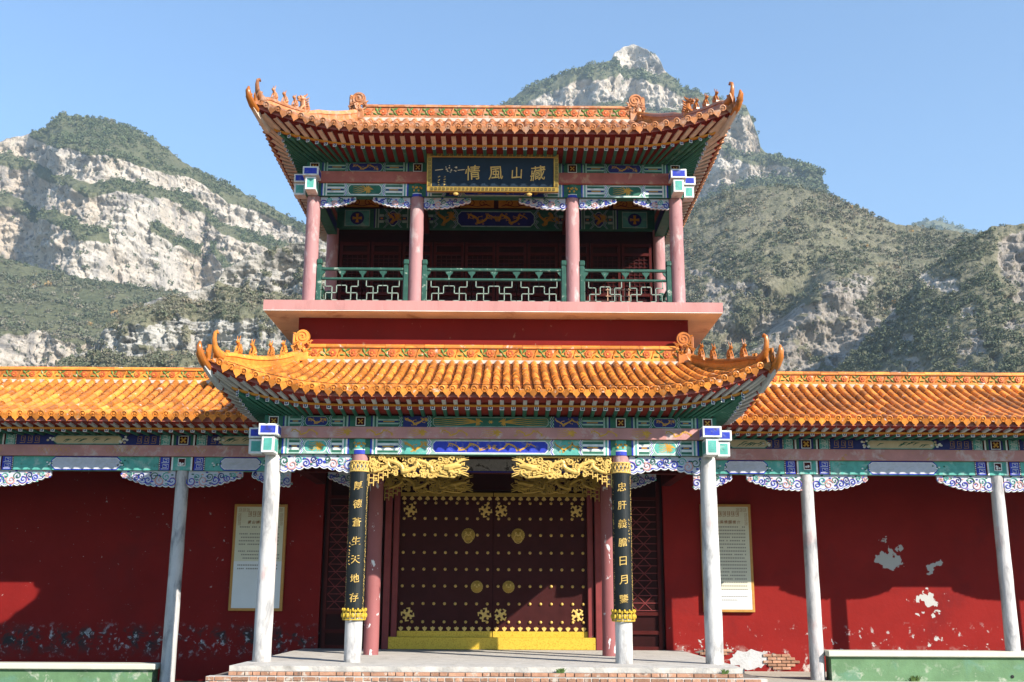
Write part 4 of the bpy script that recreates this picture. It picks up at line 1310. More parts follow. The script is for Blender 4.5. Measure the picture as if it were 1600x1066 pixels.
def gold_spandrel(parent, x0, d, ztop, y, mt, s=1.0):
    """gilded openwork spandrel: a dragon among clouds, its head away from the column, fretwork by the column"""
    rs = random.Random(31)
    mb = MB()
    X = lambda q: x0 + d * q * s
    Z = lambda q: ztop - q * s
    def t(pts, r, seg=6, yy=0.0):
        mb.tube([(X(a), y + yy, Z(b)) for a, b in pts], r, mt, seg)
    t([(0.0, 0.02), (1.55, 0.02)], 0.016)
    # fretwork by the column, stepping down
    for i in range(8):
        dep = 0.50 - 0.045 * max(0, i - 1)
        t([(0.02 + 0.075 * i, 0.20), (0.02 + 0.075 * i, dep)], 0.009, 5)
    for j in range(9):
        b = 0.17 + 0.04 * j
        l = 0.56 if b < 0.24 else max(0.1, (0.53 - b) / 0.045 * 0.075 + 0.08)
        for i in range(int(l / 0.075)):
            if (i + j) % 2:
                t([(0.02 + 0.075 * i, b), (0.095 + 0.075 * i, b)], 0.010, 5)
    for i in range(14):
        a, b = rs.uniform(0.02, 0.5), rs.uniform(0.2, 0.44)
        if b < 0.5 - 0.045 * a / 0.075:
            mb.ball((X(a), y, Z(b)), 0.020, mt, 6, 4)
    # cloud scrolls
    for i in range(130):
        a = rs.uniform(0.03, 1.46)
        b = rs.uniform(0.05, 0.33 if a > 0.45 else 0.24)
        r0 = rs.uniform(0.03, 0.07)
        t(spiral(a, b, r0, 0.008, rs.uniform(0.7, 1.2), rs.uniform(0, 6.28), 9, rs.choice((-1, 1))), rs.uniform(0.011, 0.017), 5, rs.uniform(-0.042, 0.02))
    # dragon body in coils
    n = 44
    body = [(0.12 + 1.1 * i / n + 0.04 * math.cos(2.4 + 4.7 * 2 * math.pi * i / n), 0.18 + 0.085 * math.sin(1.2 + 2.35 * 2 * math.pi * i / n)) for i in range(n + 1)]
    t(body, [0.017 + 0.017 * math.sin(math.pi * min(1, 0.15 + 0.8 * i / n)) + 0.003 * (i % 2) for i in range(n + 1)], 8, -0.020)
    for i in range(2, n, 2):
        a, b = body[i]
        t([(a, b - 0.02), (a - 0.02, b - 0.055)], [0.012, 0.003], 4, -0.024)
    for i in (7, 13, 20, 27):
        a, b = body[i]
        sg = 1 if b < 0.17 else -1
        t([(a, b), (a + 0.05, b + sg * 0.06), (a + 0.11, b + sg * 0.05)], [0.022, 0.016, 0.010], 6, -0.03)
        for q in (-0.03, 0, 0.03):
            t([(a + 0.11, b + sg * 0.05), (a + 0.16, b + sg * 0.05 + q)], [0.009, 0.004], 4, -0.03)
    # head, open jaws, horns, mane and whiskers
    t([(1.22, 0.20), (1.30, 0.20), (1.40, 0.17), (1.50, 0.17)], [0.045, 0.062, 0.050, 0.028], 8, -0.03)
    t([(1.30, 0.25), (1.38, 0.28), (1.47, 0.27)], [0.036, 0.028, 0.014], 7, -0.03)
    t([(1.50, 0.15), (1.55, 0.13), (1.54, 0.17)], [0.026, 0.022, 0.012], 6, -0.03)
    for k in range(7):
        b0 = 0.10 + 0.035 * k
        t([(1.28, b0), (1.16 - 0.02 * (k % 3), b0 - 0.03), (1.06, b0 + 0.01 * (k % 2))], [0.020, 0.014, 0.004], 5, -0.02)
    for k, (b1, b2) in enumerate(((0.06, 0.03), (0.08, 0.07), (0.30, 0.34), (0.27, 0.30), (0.20, 0.22))):
        t([(1.40, 0.14 if k < 2 else 0.25), (1.52, b1), (1.62, b2)], [0.020, 0.015, 0.006], 5, -0.02)
    t([(1.34, 0.13), (1.26, 0.06), (1.20, 0.045)], [0.018, 0.013, 0.005], 5, -0.03)
    t([(1.44, 0.24), (1.58, 0.25), (1.62, 0.20), (1.58, 0.17)], [0.012, 0.012, 0.010, 0.004], 5, -0.03)
    t([(0.56, 0.30), (0.8, 0.33), (1.0, 0.30), (1.2, 0.335), (1.38, 0.35), (1.48, 0.30)], [0.016, 0.02, 0.018, 0.02, 0.018, 0.006], 6)
    for i in range(10):
        a = 0.6 + 0.085 * i
        t(spiral(a, 0.315, 0.04, 0.008, 0.9, i * 1.3, 8), 0.011, 5)
    return mb.build('gilded_spandrel', parent)

GL = {}
def glyph(ch, bold=0.012):
    if (ch, bold) not in GL:
        cu = bpy.data.curves.new('glyph', 'FONT')
        cu.body = ch
        cu.extrude = 0.03
        cu.offset = bold
        cu.resolution_u = 3
        ob = bpy.data.objects.new('glyph', cu)
        COL.objects.link(ob)
        me = bpy.data.meshes.new_from_object(ob.evaluated_get(bpy.context.evaluated_depsgraph_get()))
        v = np.array([q.co[:] for q in me.vertices]).reshape(-1, 3)
        f = [tuple(p.vertices) for p in me.polygons]
        bpy.data.objects.remove(ob)
        bpy.data.meshes.remove(me)
        bpy.data.curves.remove(cu)
        c = (v.min(0) + v.max(0)) / 2
        h = max((v.max(0) - v.min(0))[:2])
        v = (v - c) / h
        # brush hand: slanted, uneven stroke paths
        x, yv = v[:, 0].copy(), v[:, 1].copy()
        sd = ord(ch) % 17
        v[:, 0] = x + 0.020 * np.sin(yv * 6 + sd) + 0.006 * np.sin(yv * 15 + x * 9 + sd)
        v[:, 1] = yv + 0.10 * x + 0.022 * np.sin(x * 5 + sd * 2) + 0.006 * np.sin(x * 15 + yv * 8)
        GL[(ch, bold)] = (v, f)
    return GL[(ch, bold)]

def put_glyph(parent, ch, x, y, z, size, mt, R_=None, xc=0, yc=0, name='character', bold=0.012, thick=0.012):
    v, f = glyph(ch, bold)
    mb = MB()
    pts = []
    for a, b, c in v:
        px, pz, pd = x + a * size, z + b * size, c / 0.06 * thick
        if R_:
            an = (px - xc) / R_
            pts.append((xc + (R_ + pd + thick / 2) * math.sin(an), yc - (R_ + pd + thick / 2) * math.cos(an), pz))
        else:
            pts.append((px, y - pd - thick / 2, pz))
    mb.raw(pts, f, mt)
    return mb.build(name, parent)

# ================================================================== porch platform and floors (setting)
def floor_sheet(name, x0, x1, y0, y1, z0, z1, mt):
    mb = MB()
    mb.box(x0, x1, y0, y1, z0, z1, mt)
    return kind(mb.build(name), 'structure')
floor_sheet('pavement', 3.99, 40, 0.35, 12, -0.9, -0.385, 'pavement')
floor_sheet('pavement', -40, -3.99, 0.35, 12, -0.9, -0.655, 'pavement')

mb = MB()
mb.box(-3.97, 3.97, -1.29, 8.2, -0.9, -0.14, 'brick_joint')
mb.box(-3.70, 3.70, -1.13, 8.2, -0.14, -0.076, 'brick_joint')
plat = kind(mb.build('platform', origin=(0, 0, -0.9)), 'structure')
rs = random.Random(3)
mb = MB()                                     # rough concrete top with a worn, uneven lip
nx = 150
for i in range(nx):
    xa, xb = -3.72 + 7.44 * i / nx, -3.72 + 7.44 * (i + 1) / nx
    def lip(x):
        return -1.10 + 0.012 * math.sin(x * 7) + 0.008 * math.sin(x * 17 + 1)
    ya, yb = lip(xa), lip(xb)
    mb.poly([(xa, ya, 0), (xb, yb, 0), (xb, 8.2, 0), (xa, 8.2, 0)], 'concrete_floor')
    mb.poly([(xa, ya + 0.012, -0.075), (xb, yb + 0.012, -0.075), (xb, yb, 0), (xa, ya, 0)], 'concrete_floor')
for s in (-1, 1):
    mb.poly([(s * 3.72, -1.10, -0.075), (s * 3.72, 8.2, -0.075), (s * 3.72, 8.2, 0), (s * 3.72, -1.10, 0)], 'concrete_floor')
mb.build('concrete_top', plat)

def brick_mesh(l, w, h):
    mb = MB()
    mb.bbox(-l / 2, l / 2, -w / 2, w / 2, -h / 2, h / 2, 'brick', 0.006)
    return mb.mesh('brick')
BR = [brick_mesh(0.115, 0.10, 0.053), brick_mesh(0.235, 0.10, 0.053), brick_mesh(0.10, 0.10, 0.05)]
def course(z, y, x0, x1, off):
    x = x0 + off
    k = 0
    while x < x1:
        m = rs.choice((0, 0, 1, 2))
        l = (0.115, 0.235, 0.10)[m]
        if x + l > x1:
            break
        inst(BR[m], 'brick', plat, (x + l / 2, y + 0.05 + rs.uniform(-0.006, 0.008), z + rs.uniform(-0.002, 0.002)), Matrix.Rotation(R(rs.uniform(-1.2, 1.2)), 3, 'Z'))
        x += l + 0.012
        k += 1
course(-0.105, -1.155, -3.72, 3.72, 0.0)          # the course under the concrete
for c in range(4):
    course(-0.165 - 0.063 * c, -1.345, -3.99, 4.0, 0.05 * (c % 2))
mb = MB()
mb.box(-3.99, 3.99, -1.33, -1.10, -0.9, -0.135, 'concrete_floor')
mb.build('step_bed', plat)

# ================================================================== the gate tower
T = thing('gate_tower', 'two-storey gate tower with upturned orange tiled roofs, balcony and studded gate', 'gate tower', (0, 2.33, 0))

def column(parent, x, y, z0, z1, r0, r1, mt, name='column', drum=True):
    mb = MB()
    n = 10
    prof = [(r0 + (r1 - r0) * i / n + 0.0025 * math.sin(i * 2.3 + x), z0 + (z1 - z0) * i / n) for i in range(n + 1)]
    mb.lathe(prof, (x, y, 0), mt, 24)
    return mb.build(name, parent, smooth=True, origin=(x, y, z0))

for s in (-1, 1):
    c = column(T, s * 3.5, 0, 0, 3.30, 0.142, 0.126, 'concrete_white')
    c['label'] = 'whitewashed concrete corner column'
    c = column(T, s * 2.1, 0, 0, 3.30, 0.136, 0.128, 'concrete_white')
    mb = MB()                                  # painted collar at beam height
    mb.lathe([(0.131, 3.10), (0.133, 3.205)], (s * 2.1, 0, 0), 'column_pink', 20)
    mb.lathe([(0.142, 3.205), (0.142, 3.27)], (s * 2.1, 0, 0), 'blue', 20)
    mb.lathe([(0.141, 3.27), (0.141, 3.285)], (s * 2.1, 0, 0), 'white', 20)
    mb.lathe([(0.140, 3.285), (0.140, 3.45)], (s * 2.1, 0, 0), 'teal', 20)
    for k in range(9):
        a = -1.57 + (k - 4) * 0.2
        mb.ball((s * 2.1 + 0.14 * math.cos(a), 0.14 * math.sin(a), 3.36 + 0.03 * math.sin(k * 2.2)), (0.022, 0.01, 0.02), 'ochre', 6, 4)
    mb.build('painted_collar', c, smooth=True)
    mb = MB()                                  # gilded pierced ring under the beam
    ring = [(0.155 * math.cos(k * math.pi / 15), 0.155 * math.sin(k * math.pi / 15)) for k in range(31)]
    for z in (2.935, 3.085):
        mb.tube([(s * 2.1 + a, b, z) for a, b in ring], 0.014, 'gold', 6, cap=False)
    for k in range(15):
        (a, b), (a2, b2) = ring[2 * k], ring[2 * k + 2]
        am, bm = ring[2 * k + 1]
        x0 = s * 2.1
        mb.tube([(x0 + a, b, 2.94), (x0 + am, bm, 3.01), (x0 + a2, b2, 3.08)], 0.012, 'gold', 5)
        mb.tube([(x0 + a, b, 3.08), (x0 + am, bm, 3.01), (x0 + a2, b2, 2.94)], 0.010, 'gold', 5)
        mb.ball((x0 + am * 1.03, bm * 1.03, 3.01), 0.018, 'gold', 6, 4)
    mb.build('gilded_ring', c)
    c = column(T, s * 2.1, 2.33, 0, 3.25, 0.135, 0.128, 'column_rear')
    c['label'] = 'flaking dark pink rear column'

def beam(parent, name, x0, x1, y0, y1, z0, z1, core, paint=None):
    mb = MB()
    mb.box(x0, x1, y0, y1, z0, z1, core)
    if paint:
        paint(mb, y0 - 0.003)
    return mb.build(name, parent)

def tower_beam(parent, z0, z1, yf, xin, xout, ctr, sq, sidec, bright, nodes, motif):
    def p(mb, y):
        painted(mb, -xin + 0.17, xin - 0.17, z0, z1, y, ctr, sq, bright, True, motif[0])
        for s in (-1, 1):
            a, b = sorted((s * (xin + 0.17), s * (xout - 0.15)))
            painted(mb, a, b, z0, z1, y, sidec, sq, bright, False, motif[1])
            if nodes:
                node_box(mb, s * xin, 0.33, z0, z1, y)
                node_box(mb, s * xout, 0.29, z0, z1, y)
    return beam(parent, 'painted_beam', -xout - 0.14, xout + 0.14, yf, yf + 0.2, z0, z1, 'green', p)

tower_beam(T, 3.208, 3.452, -0.11, 2.1, 3.5, 'blue', 'teal', 'teal', True, False, ('dragon', 'phoenix'))
def pink_paint(mb, y, x0, x1, z0, z1, n):
    for i in range(n):
        a = x0 + (x1 - x0) * (i + 0.15) / n
        b = x0 + (x1 - x0) * (i + 0.85) / n
        if i % 2:
            phoenix(mb, (a + b) / 2 + 0.1, z0, z1, 1, (b - a) * 0.55, y, 'ochre')
        else:
            dragon(mb, a, b, z0 + 0.01, z1 - 0.01, y, 'ochre', 1.5)
beam(T, 'tie_board', -3.5, 3.5, -0.19, 0.19, 3.456, 3.636, 'board_pink', lambda mb, y: pink_paint(mb, y, -3.3, 3.3, 3.456, 3.636, 11))
tower_beam(T, 3.640, 3.826, -0.12, 2.1, 3.5, 'green', 'navy', 'navy', False, True, ('phoenix', 'dragon'))
beam(T, 'painted_beam', -3.4, 3.4, 2.22, 2.44, 3.19, 3.46, 'maroon', lambda mb, y: (rect(mb, -1.6, 1.6, 3.22, 3.43, y, 'picture_grey'), rect(mb, -1.7, 1.7, 3.192, 3.212, y - 0.001, 'blue')))
mb = MB()
mb.box(-3.6, 3.6, -0.1, 4.6, 3.83, 3.87, 'maroon')
mb.build('porch_ceiling', T)
for s in (-1, 1):                              # beams running back from the porch columns
    for x in (3.5, 2.1):
        mb = MB()
        mb.box(s * x - 0.09, s * x + 0.09, 0.10, 4.6, 3.21, 3.82, 'maroon')
        mb.build('cross_beam', T)

def beam_end(parent, x0, x1, y0, y1, z0, z1, c):
    """projecting painted beam end: white with a coloured field on its faces"""
    mb = MB()
    mb.bbox(x0, x1, y0, y1, z0, z1, 'white', 0.006)
    k = min(x1 - x0, z1 - z0) * 0.17
    rect(mb, x0 + k, x1 - k, z0 + k, z1 - k, y0 - 0.002, c)
    for x, f in ((x0 - 0.002, 0), (x1 + 0.002, 1)):
        q = [(x, y0 + k, z0 + k), (x, y1 - k, z0 + k), (x, y1 - k, z1 - k), (x, y0 + k, z1 - k)]
        mb.poly(q if f else q[::-1], c)
    mb.build('beam_end', parent)
def corner_ends(parent, s, y, zl, zm, zh):
    x = s * 3.5
    beam_end(parent, x - 0.15, x + 0.15, y - 0.50, y - 0.20, zm + 0.006, zh, 'blue')
    beam_end(parent, x - 0.10, x + 0.10, y - 0.46, y - 0.14, zl, zm - 0.004, 'teal')
    a, b = sorted((s * 3.655, s * 3.88))
    beam_end(parent, a, b, y - 0.15, y + 0.15, zm + 0.006, zh - 0.012, 'blue')
    beam_end(parent, a, b - 0.03 * (s > 0), y - 0.11, y + 0.11, zl + 0.02, zm - 0.004, 'teal')
for s in (-1, 1):
    corner_ends(T, s, 0.0, 3.18, 3.446, 3.63)

for s in (-1, 1):
    spandrel_mesh(T, s * 2.235, s, 1.13, 0.27, 3.205, -0.02, 40 + s, full=True)
    spandrel_mesh(T, s * 2.235, s, 0.75, 0.26, 3.188, 2.33, 44 + s)
    gold_spandrel(T, s * 1.965, -s, 3.205, -0.02, 'gold')
    gold_spandrel(T, s * 1.965, -s, 3.188, 2.33, 'gold_dull')

# ---- gate wall with the studded double door
mb = MB()
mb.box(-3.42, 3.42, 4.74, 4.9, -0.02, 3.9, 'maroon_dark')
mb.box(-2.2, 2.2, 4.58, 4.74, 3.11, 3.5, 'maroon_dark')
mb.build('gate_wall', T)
for s in (-1, 1):
    for x0, x1, y0 in ((1.885, 2.0, 4.56), (2.03, 2.16, 4.48)):
        a, b = sorted((s * x0, s * x1))
        mb = MB()
        mb.bbox(a, b, y0, 4.73, 0.0, 3.2, 'red_post', 0.01)
        mb.build('door_post', T)
    # lattice side panel over a dado
    a, b = sorted((s * 2.2, s * 3.38))
    mb = MB()
    mb.box(a, b, 4.68, 4.735, 0.0, 3.3, 'maroon_dark')
    for x in (a + 0.03, b - 0.09):
        mb.box(x, x + 0.06, 4.62, 4.68, 0.0, 3.3, 'maroon')
    for z in (0.0, 0.30, 0.66, 2.92):
        mb.box(a + 0.09, b - 0.09, 4.63, 4.68, z, z + 0.07, 'maroon')
    pn = mb.build('side_panel', T)
    mb = MB()
    st = 0.145
    nz = int((2.90 - 0.75) / st)
    for k in range(nz + 1):
        z = 0.75 + k * st
        mb.box(a + 0.09, b - 0.09, 4.660, 4.679, z, z + 0.014, 'red_post')
        if k < nz:
            x = a + 0.1
            i = 0
            while x + st < b - 0.09:
                p0, p1 = (x, z), (x + st, z + st)
                if (i + k) % 2:
                    p0, p1 = (x, z + st), (x + st, z)
                mb.tube([(p0[0], 4.668, p0[1]), (p1[0], 4.668, p1[1])], 0.009, 'red_post', 4)
                x += st
                i += 1
    mb.build('lattice', pn)

ztop, zbot = 3.06, 0.10
stud = MB()
stud.lathe([(0.030, 0.0), (0.030, 0.012), (0.024, 0.030), (0.010, 0.042)], (0, 0, 0), 'gold', 10, 'y')
stud = stud.mesh('stud', True)
heart = MB()
heart.prism([(0.0, 0.055), (0.030, 0.018), (0.048, -0.012), (0.034, -0.032), (0.010, -0.030), (0.0, -0.052), (-0.010, -0.030), (-0.034, -0.032), (-0.048, -0.012), (-0.030, 0.018)][::-1], -0.008, 0.004, 'gold')
heart = heart.mesh('heart_plate')
bat = MB()
for a in (0.75, 2.3, 3.9, 5.5):
    bat.tube([(0, -0.01, 0), (0.07 * math.cos(a), -0.012, 0.07 * math.sin(a)), (0.125 * math.cos(a + 0.25), -0.01, 0.125 * math.sin(a + 0.25)), (0.12 * math.cos(a + 0.75), -0.01, 0.12 * math.sin(a + 0.75))], [0.034, 0.026, 0.024, 0.010], 'gold', 6, flat=(0.4, 1))
    bat.ball((0.095 * math.cos(a - 0.35), -0.01, 0.095 * math.sin(a - 0.35)), (0.024, 0.01, 0.024), 'gold', 6, 4)
bat.ball((0, -0.012, 0), (0.045, 0.016, 0.045), 'gold', 8, 5)
bat = bat.mesh('bat_plate', True)
def knocker(parent, x, z, r, ring):
    mb = MB()
    y = 4.672
    mb.lathe([(r, 0.0), (r, 0.012), (r * 0.86, 0.02), (r * 0.82, 0.012), (r * 0.7, 0.02), (r * 0.4, 0.045), (r * 0.15, 0.05)], (x, y, z), 'gold_dull', 24, 'y')
    for s in (-1, 1):
        mb.ball((x + s * r * 0.34, y - 0.045, z + r * 0.22), r * 0.13, 'gold', 8, 5)
        mb.tube([(x + s * r * 0.2, y - 0.045, z + r * 0.38), (x + s * r * 0.55, y - 0.03, z + r * 0.5)], [r * 0.1, r * 0.05], 'gold', 6)
    mb.ball((x, y - 0.06, z - r * 0.02), (r * 0.16, r * 0.2, r * 0.13), 'gold', 8, 5)
    mb.tube([(x - r * 0.4, y - 0.04, z - r * 0.25), (x, y - 0.055, z - r * 0.38), (x + r * 0.4, y - 0.04, z - r * 0.25)], r * 0.09, 'gold_dull', 6)
    for k in range(20):
        a = k * math.pi / 10
        mb.ball((x + r * 0.93 * math.cos(a), y - 0.016, z + r * 0.93 * math.sin(a)), r * 0.06, 'gold', 5, 4)
    if ring:
        mb.tube([(x + r * 0.62 * math.cos(a * 0.4), y - 0.05, z - r * 0.55 + r * 0.62 * math.sin(a * 0.4)) for a in range(16)], r * 0.07, 'gold', 6)
    mb.build('door_knocker', parent, smooth=True)
for s in (-1, 1):
    a, b = sorted((s * 0.004, s * 1.885))
    mb = MB()
    mb.bbox(a, b, 4.675, 4.735, zbot, ztop, 'door_paint', 0.006)
    leaf = mb.build('door', T)
    zr = [2.853, 2.54, 2.215, 1.866, 1.538, 1.211, 0.87, 0.52]
    for k in range(9):
        for z in zr:
            inst(stud, 'stud', leaf, (s * (0.106 + 0.212 * k), 4.674, z))
    mb = MB()
    mb.box(a + 0.005, b - 0.005, 4.655, 4.674, 2.985, ztop, 'gold_dull')
    mb.build('top_band', leaf)
    mb = MB()
    mb.box(a + 0.005, b - 0.005, 4.650, 4.674, zbot, 0.345, 'gold_bright')
    mb.build('bottom_band', leaf)
    for k in range(12):
        x = s * (0.08 + 0.157 * k)
        inst(heart, 'heart_plate', leaf, (x, 4.664, 2.945))
        inst(heart, 'heart_plate', leaf, (x, 4.664, 0.39), Matrix.Rotation(math.pi, 3, 'Y'))
    for x in (0.16, 1.68):
        for z in (2.70, 0.66):
            inst(bat, 'bat_plate', leaf, (s * x, 4.668, z), Matrix.Rotation(0.3 * s, 3, 'Y'))
    knocker(leaf, s * 0.50, 2.215, 0.135, True)
    knocker(leaf, s * 0.315, 1.20, 0.12, False)
mb = MB()
mb.bbox(-2.06, 2.06, 4.50, 4.645, 0.004, 0.235, 'gold_bright', 0.006)
mb.build('threshold', T)

# ---- lower roof
SP = 0.166
lf = Slope(4.26, 0.66, 2.98, 4.08, 5.17, 0.46, 0.13, lambda a, i, z: (a, -1.0 + i, z), 0.52)
YC = 4.66
sides = []
for s in (-1, 1):
    sides.append(Slope(YC + 1.0, 2.98, 0.66, 4.08, 5.17, 0.46, 0.13, lambda a, i, z, s=s: (s * (4.26 - i), YC + a, z), 0.74))
mb = MB()
lf.deck(mb, 'tile_pan')
for q in sides:
    q.deck(mb, 'tile_pan', 14, 6, a_lo=-2.3)
LR = mb.build('lower_roof', T)
tile_slope(lf, LR, 'tile', SP, 0.056, 0.29, 195)
for q in sides:
    tile_slope(q, LR, 'tile', SP, 0.056, 0.29, 0, singles=False, a_rng=(-5.66, -2.35))
fe = Eave(4.26, 3.55, 2.9, 0.05, 0.83, 0.42, 3.985, 3.955, 3.89, 3.85, 0.46, 0.13, lambda a, i, z: (a, -1.0 + i, z), 0.52)
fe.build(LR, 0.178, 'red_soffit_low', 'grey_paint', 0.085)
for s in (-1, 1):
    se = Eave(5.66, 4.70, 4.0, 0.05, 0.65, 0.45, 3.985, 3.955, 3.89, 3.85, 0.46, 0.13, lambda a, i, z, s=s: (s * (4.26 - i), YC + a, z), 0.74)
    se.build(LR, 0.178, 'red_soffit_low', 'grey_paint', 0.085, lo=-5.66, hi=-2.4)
ridge_run(LR, -3.42, 3.42, 1.98, 5.20, 0.29, 'tile')
def roof_corner(root, sl, s, t0, body, n_beast, w=0.10, h=0.19):
    n = 16
    path = []
    for i in range(n + 1):
        t = t0 * (1 - 0.88 * i / n)
        path.append(sl.S(s * sl.ah(t), t, 0.03))
    hip_ridge(root, path, w, h, body, True)
    for k in range(n_beast):
        i = (2, 5, 9, 12)[k] if n_beast == 4 else (3, 7, 11)[k]
        p, q = path[i], path[i + 1]
        d = (q - p)
        yaw = math.atan2(d.y, d.x) + math.pi / 2
        rot = Matrix.Rotation(yaw, 3, 'Z')
        inst(beast_mesh(k, body), 'ridge_beast', root, p + Vector((0, 0, h * 1.02)), rot @ Matrix.Scale(1.2, 3))
    tip = sl.S(s * sl.A, 0.0)
    d = (path[-1] - path[-4])
    d.z = 0
    d.normalize()
    corner_head(root, tip + d * 0.05 + Vector((0, 0, -0.03)), d, 'glaze_brown')
    # corner beam under the tip
    mb = MB()
    e = tip + d * 0.02 + Vector((0, 0, -0.10))
    mb.tube([e, e - d * 0.28 + Vector((0, 0, -0.14)), e - d * 0.55 + Vector((0, 0, -0.27))], [0.055, 0.06, 0.06], 'grey_paint' if root is LR else 'cream', 4)
    mb.build('corner_beam', root)
for s in (-1, 1):
    roof_corner(LR, lf, s, 0.93, 'tile' if s < 0 else 'glaze_brown', 4)
    ridge_dragon(LR, (s * 3.52, 1.96, 5.20), s, 'tile' if s < 0 else 'glaze_brown', 1.12)
mb = MB()                                      # sagging wire along the eave
pts = []
for i in range(81):
    a = -4.0 + 8.0 * i / 80
    pts.append(lf.S(a, 0.055, 0.085 + 0.004 * math.sin(i * 1.1)))
mb.tube(pts, 0.0045, 'black', 4)
tag(mb.build('cable'), 'thin dark cable lying along the tiles of the lower eave', 'cable')

# ---- wall band, balcony
mb = MB()
mb.box(-3.64, 3.64, 2.18, 7.2, 5.0, 6.062, 'wall_band')
mb.build('wall_band', T)
mb = MB()
mb.box(-4.20, 4.20, 1.66, 7.7, 6.076, 6.26, 'slab_pink')
mb.box(-4.195, 4.195, 1.665, 7.695, 6.062, 6.0755, 'slab_cream')
mb.build('balcony_slab', T)
for s in (-1, 1):
    for x in (1.5, 3.5):
        column(T, s * x, 2.33, 6.26, 8.52, 0.136, 0.128, 'column_pink')['label'] = 'faded pink balcony column'
    column(T, s * 3.5, 4.66, 6.26, 8.9, 0.13, 0.125, 'column_pink')

vase = MB()
vase.prism([(-0.012, -0.075), (0.012, -0.075), (0.018, -0.03), (0.06, 0.02), (0.075, 0.06), (0.045, 0.05), (0.02, 0.065), (0.0, 0.05), (-0.02, 0.065), (-0.045, 0.05), (-0.075, 0.06), (-0.06, 0.02), (-0.018, -0.03)], -0.018, 0.018, 'rail_green')
vase = vase.mesh('lotus_bracket')
def balustrade(p0, p1, nun):
    """green railing between two columns: posts, two rails, lotus brackets, pale stepped lattice"""
    p0, p1 = Vector(p0), Vector(p1)
    d = (p1 - p0)
    ln = d.length
    d.normalize()
    ang = math.atan2(d.y, d.x)
    rot = Matrix.Rotation(ang, 3, 'Z')
    def lb(name, par, x0, x1, z0, z1, hw, mt):
        mb = MB()
        mb.bbox(x0, x1, -hw, hw, z0, z1, mt, 0.006)
        return inst(mb.mesh(name), name, par, p0, rot)
    base = MB()
    base.bbox(0.2, ln - 0.2, -0.03, 0.03, 0.01, 0.05, 'rail_green', 0.005)
    par = inst(base.mesh('balustrade'), 'balustrade', T, p0, rot)
    par.matrix_basis = Matrix.Translation(p0 - Vector(WL[T.name])) @ rot.to_4x4()
    def sub(name, mb):
        me = mb.mesh(name, False)
        o = bpy.data.objects.new(name, me)
        COL.objects.link(o)
        o.parent = par
        WL[o.name] = tuple(p0)
        return o
    for x in (0.175, ln - 0.175):
        mb = MB()
        mb.bbox(x - 0.045, x + 0.045, -0.045, 0.045, 0.0, 0.86, 'rail_green', 0.008)
        mb.bbox(x - 0.052, x + 0.052, -0.052, 0.052, 0.88, 0.985, 'rail_green', 0.016)
        mb.box(x - 0.035, x + 0.035, -0.035, 0.035, 0.86, 0.88, 'rail_green')
        sub('post', mb)
    for z0, z1 in ((0.765, 0.82), (0.575, 0.62)):
        mb = MB()
        mb.bbox(0.22, ln - 0.22, -0.03, 0.03, z0, z1, 'rail_green', 0.01)
        sub('rail', mb)
    nb = max(3, round((ln - 0.4) / 0.40))
    for k in range(nb + 1):
        x = 0.22 + (ln - 0.44) * k / nb
        o = sub('lotus_bracket', MB()) if False else bpy.data.objects.new('lotus_bracket', vase)
        COL.objects.link(o)
        o.parent = par
        o.location = (x, 0, 0.70)
        WL[o.name] = tuple(p0)
    mb = MB()
    L0, L1, H0, H1 = 0.22, ln - 0.22, 0.05, 0.575
    W = (L1 - L0) / nun
    def bar(a, b):
        q = 0.0075
        x0, x1 = sorted((a[0], b[0]))
        z0, z1 = sorted((a[1], b[1]))
        mb.box(x0 - q, x1 + q, -0.012, 0.012, z0 - q, z1 + q, 'lattice_pale')
    paths = [[(0, .25), (.12, .25), (.12, .52), (.38, .52)], [(.1, 1), (.1, .76), (.27, .76), (.27, .25), (.41, .25), (.41, 0)], [(.38, .52), (.38, .80), (.5, .80), (.5, 1)], [(0, .62), (.0, 1)], [(0, 0), (0, .62)]]
    for k in range(nun):
        for P_ in paths:
            for m_ in (0, 1):
                pt = [(L0 + W * (k + (a if not m_ else 1 - a)), H0 + (H1 - H0) * b) for a, b in P_]
                for a, b in zip(pt, pt[1:]):
                    bar(a, b)
    sub('lattice', mb)
    return par
balustrade((-3.5, 2.30, 6.262), (-1.5, 2.30, 6.262), 2)
balustrade((-1.5, 2.30, 6.262), (1.5, 2.30, 6.262), 3)
balustrade((1.5, 2.30, 6.262), (3.5, 2.30, 6.262), 2)
balustrade((3.5, 2.33, 6.262), (3.5, 4.66, 6.262), 2)
balustrade((-3.5, 4.66, 6.262), (-3.5, 2.33, 6.262), 2)

# ---- upper hall behind the balcony
mb = MB()
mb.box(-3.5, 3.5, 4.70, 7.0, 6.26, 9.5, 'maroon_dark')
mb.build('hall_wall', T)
def lattice_door(x0, x1):
    mb = MB()
    z0, z1 = 6.27, 8.40
    for a, b in ((x0, x0 + 0.055), (x1 - 0.055, x1)):
        mb.box(a, b, 4.63, 4.698, z0, z1, 'maroon')
    for z in (z0, z0 + 0.75, z0 + 0.95, z1 - 0.28, z1 - 0.07):
        mb.box(x0 + 0.055, x1 - 0.055, 4.635, 4.698, z, z + 0.06, 'maroon')
    d = mb.build('lattice_door', T)
    mb = MB()
    for k in range(1, 5):
        x = x0 + 0.055 + (x1 - x0 - 0.11) * k / 5
        mb.box(x - 0.006, x + 0.006, 4.665, 4.690, z0 + 1.01, z1 - 0.28, 'maroon')
    for k in range(1, 10):
        z = z0 + 1.01 + (z1 - z0 - 1.29) * k / 10
        mb.box(x0 + 0.055, x1 - 0.055, 4.668, 4.692, z - 0.006, z + 0.006, 'maroon')
    mb.build('lattice', d)
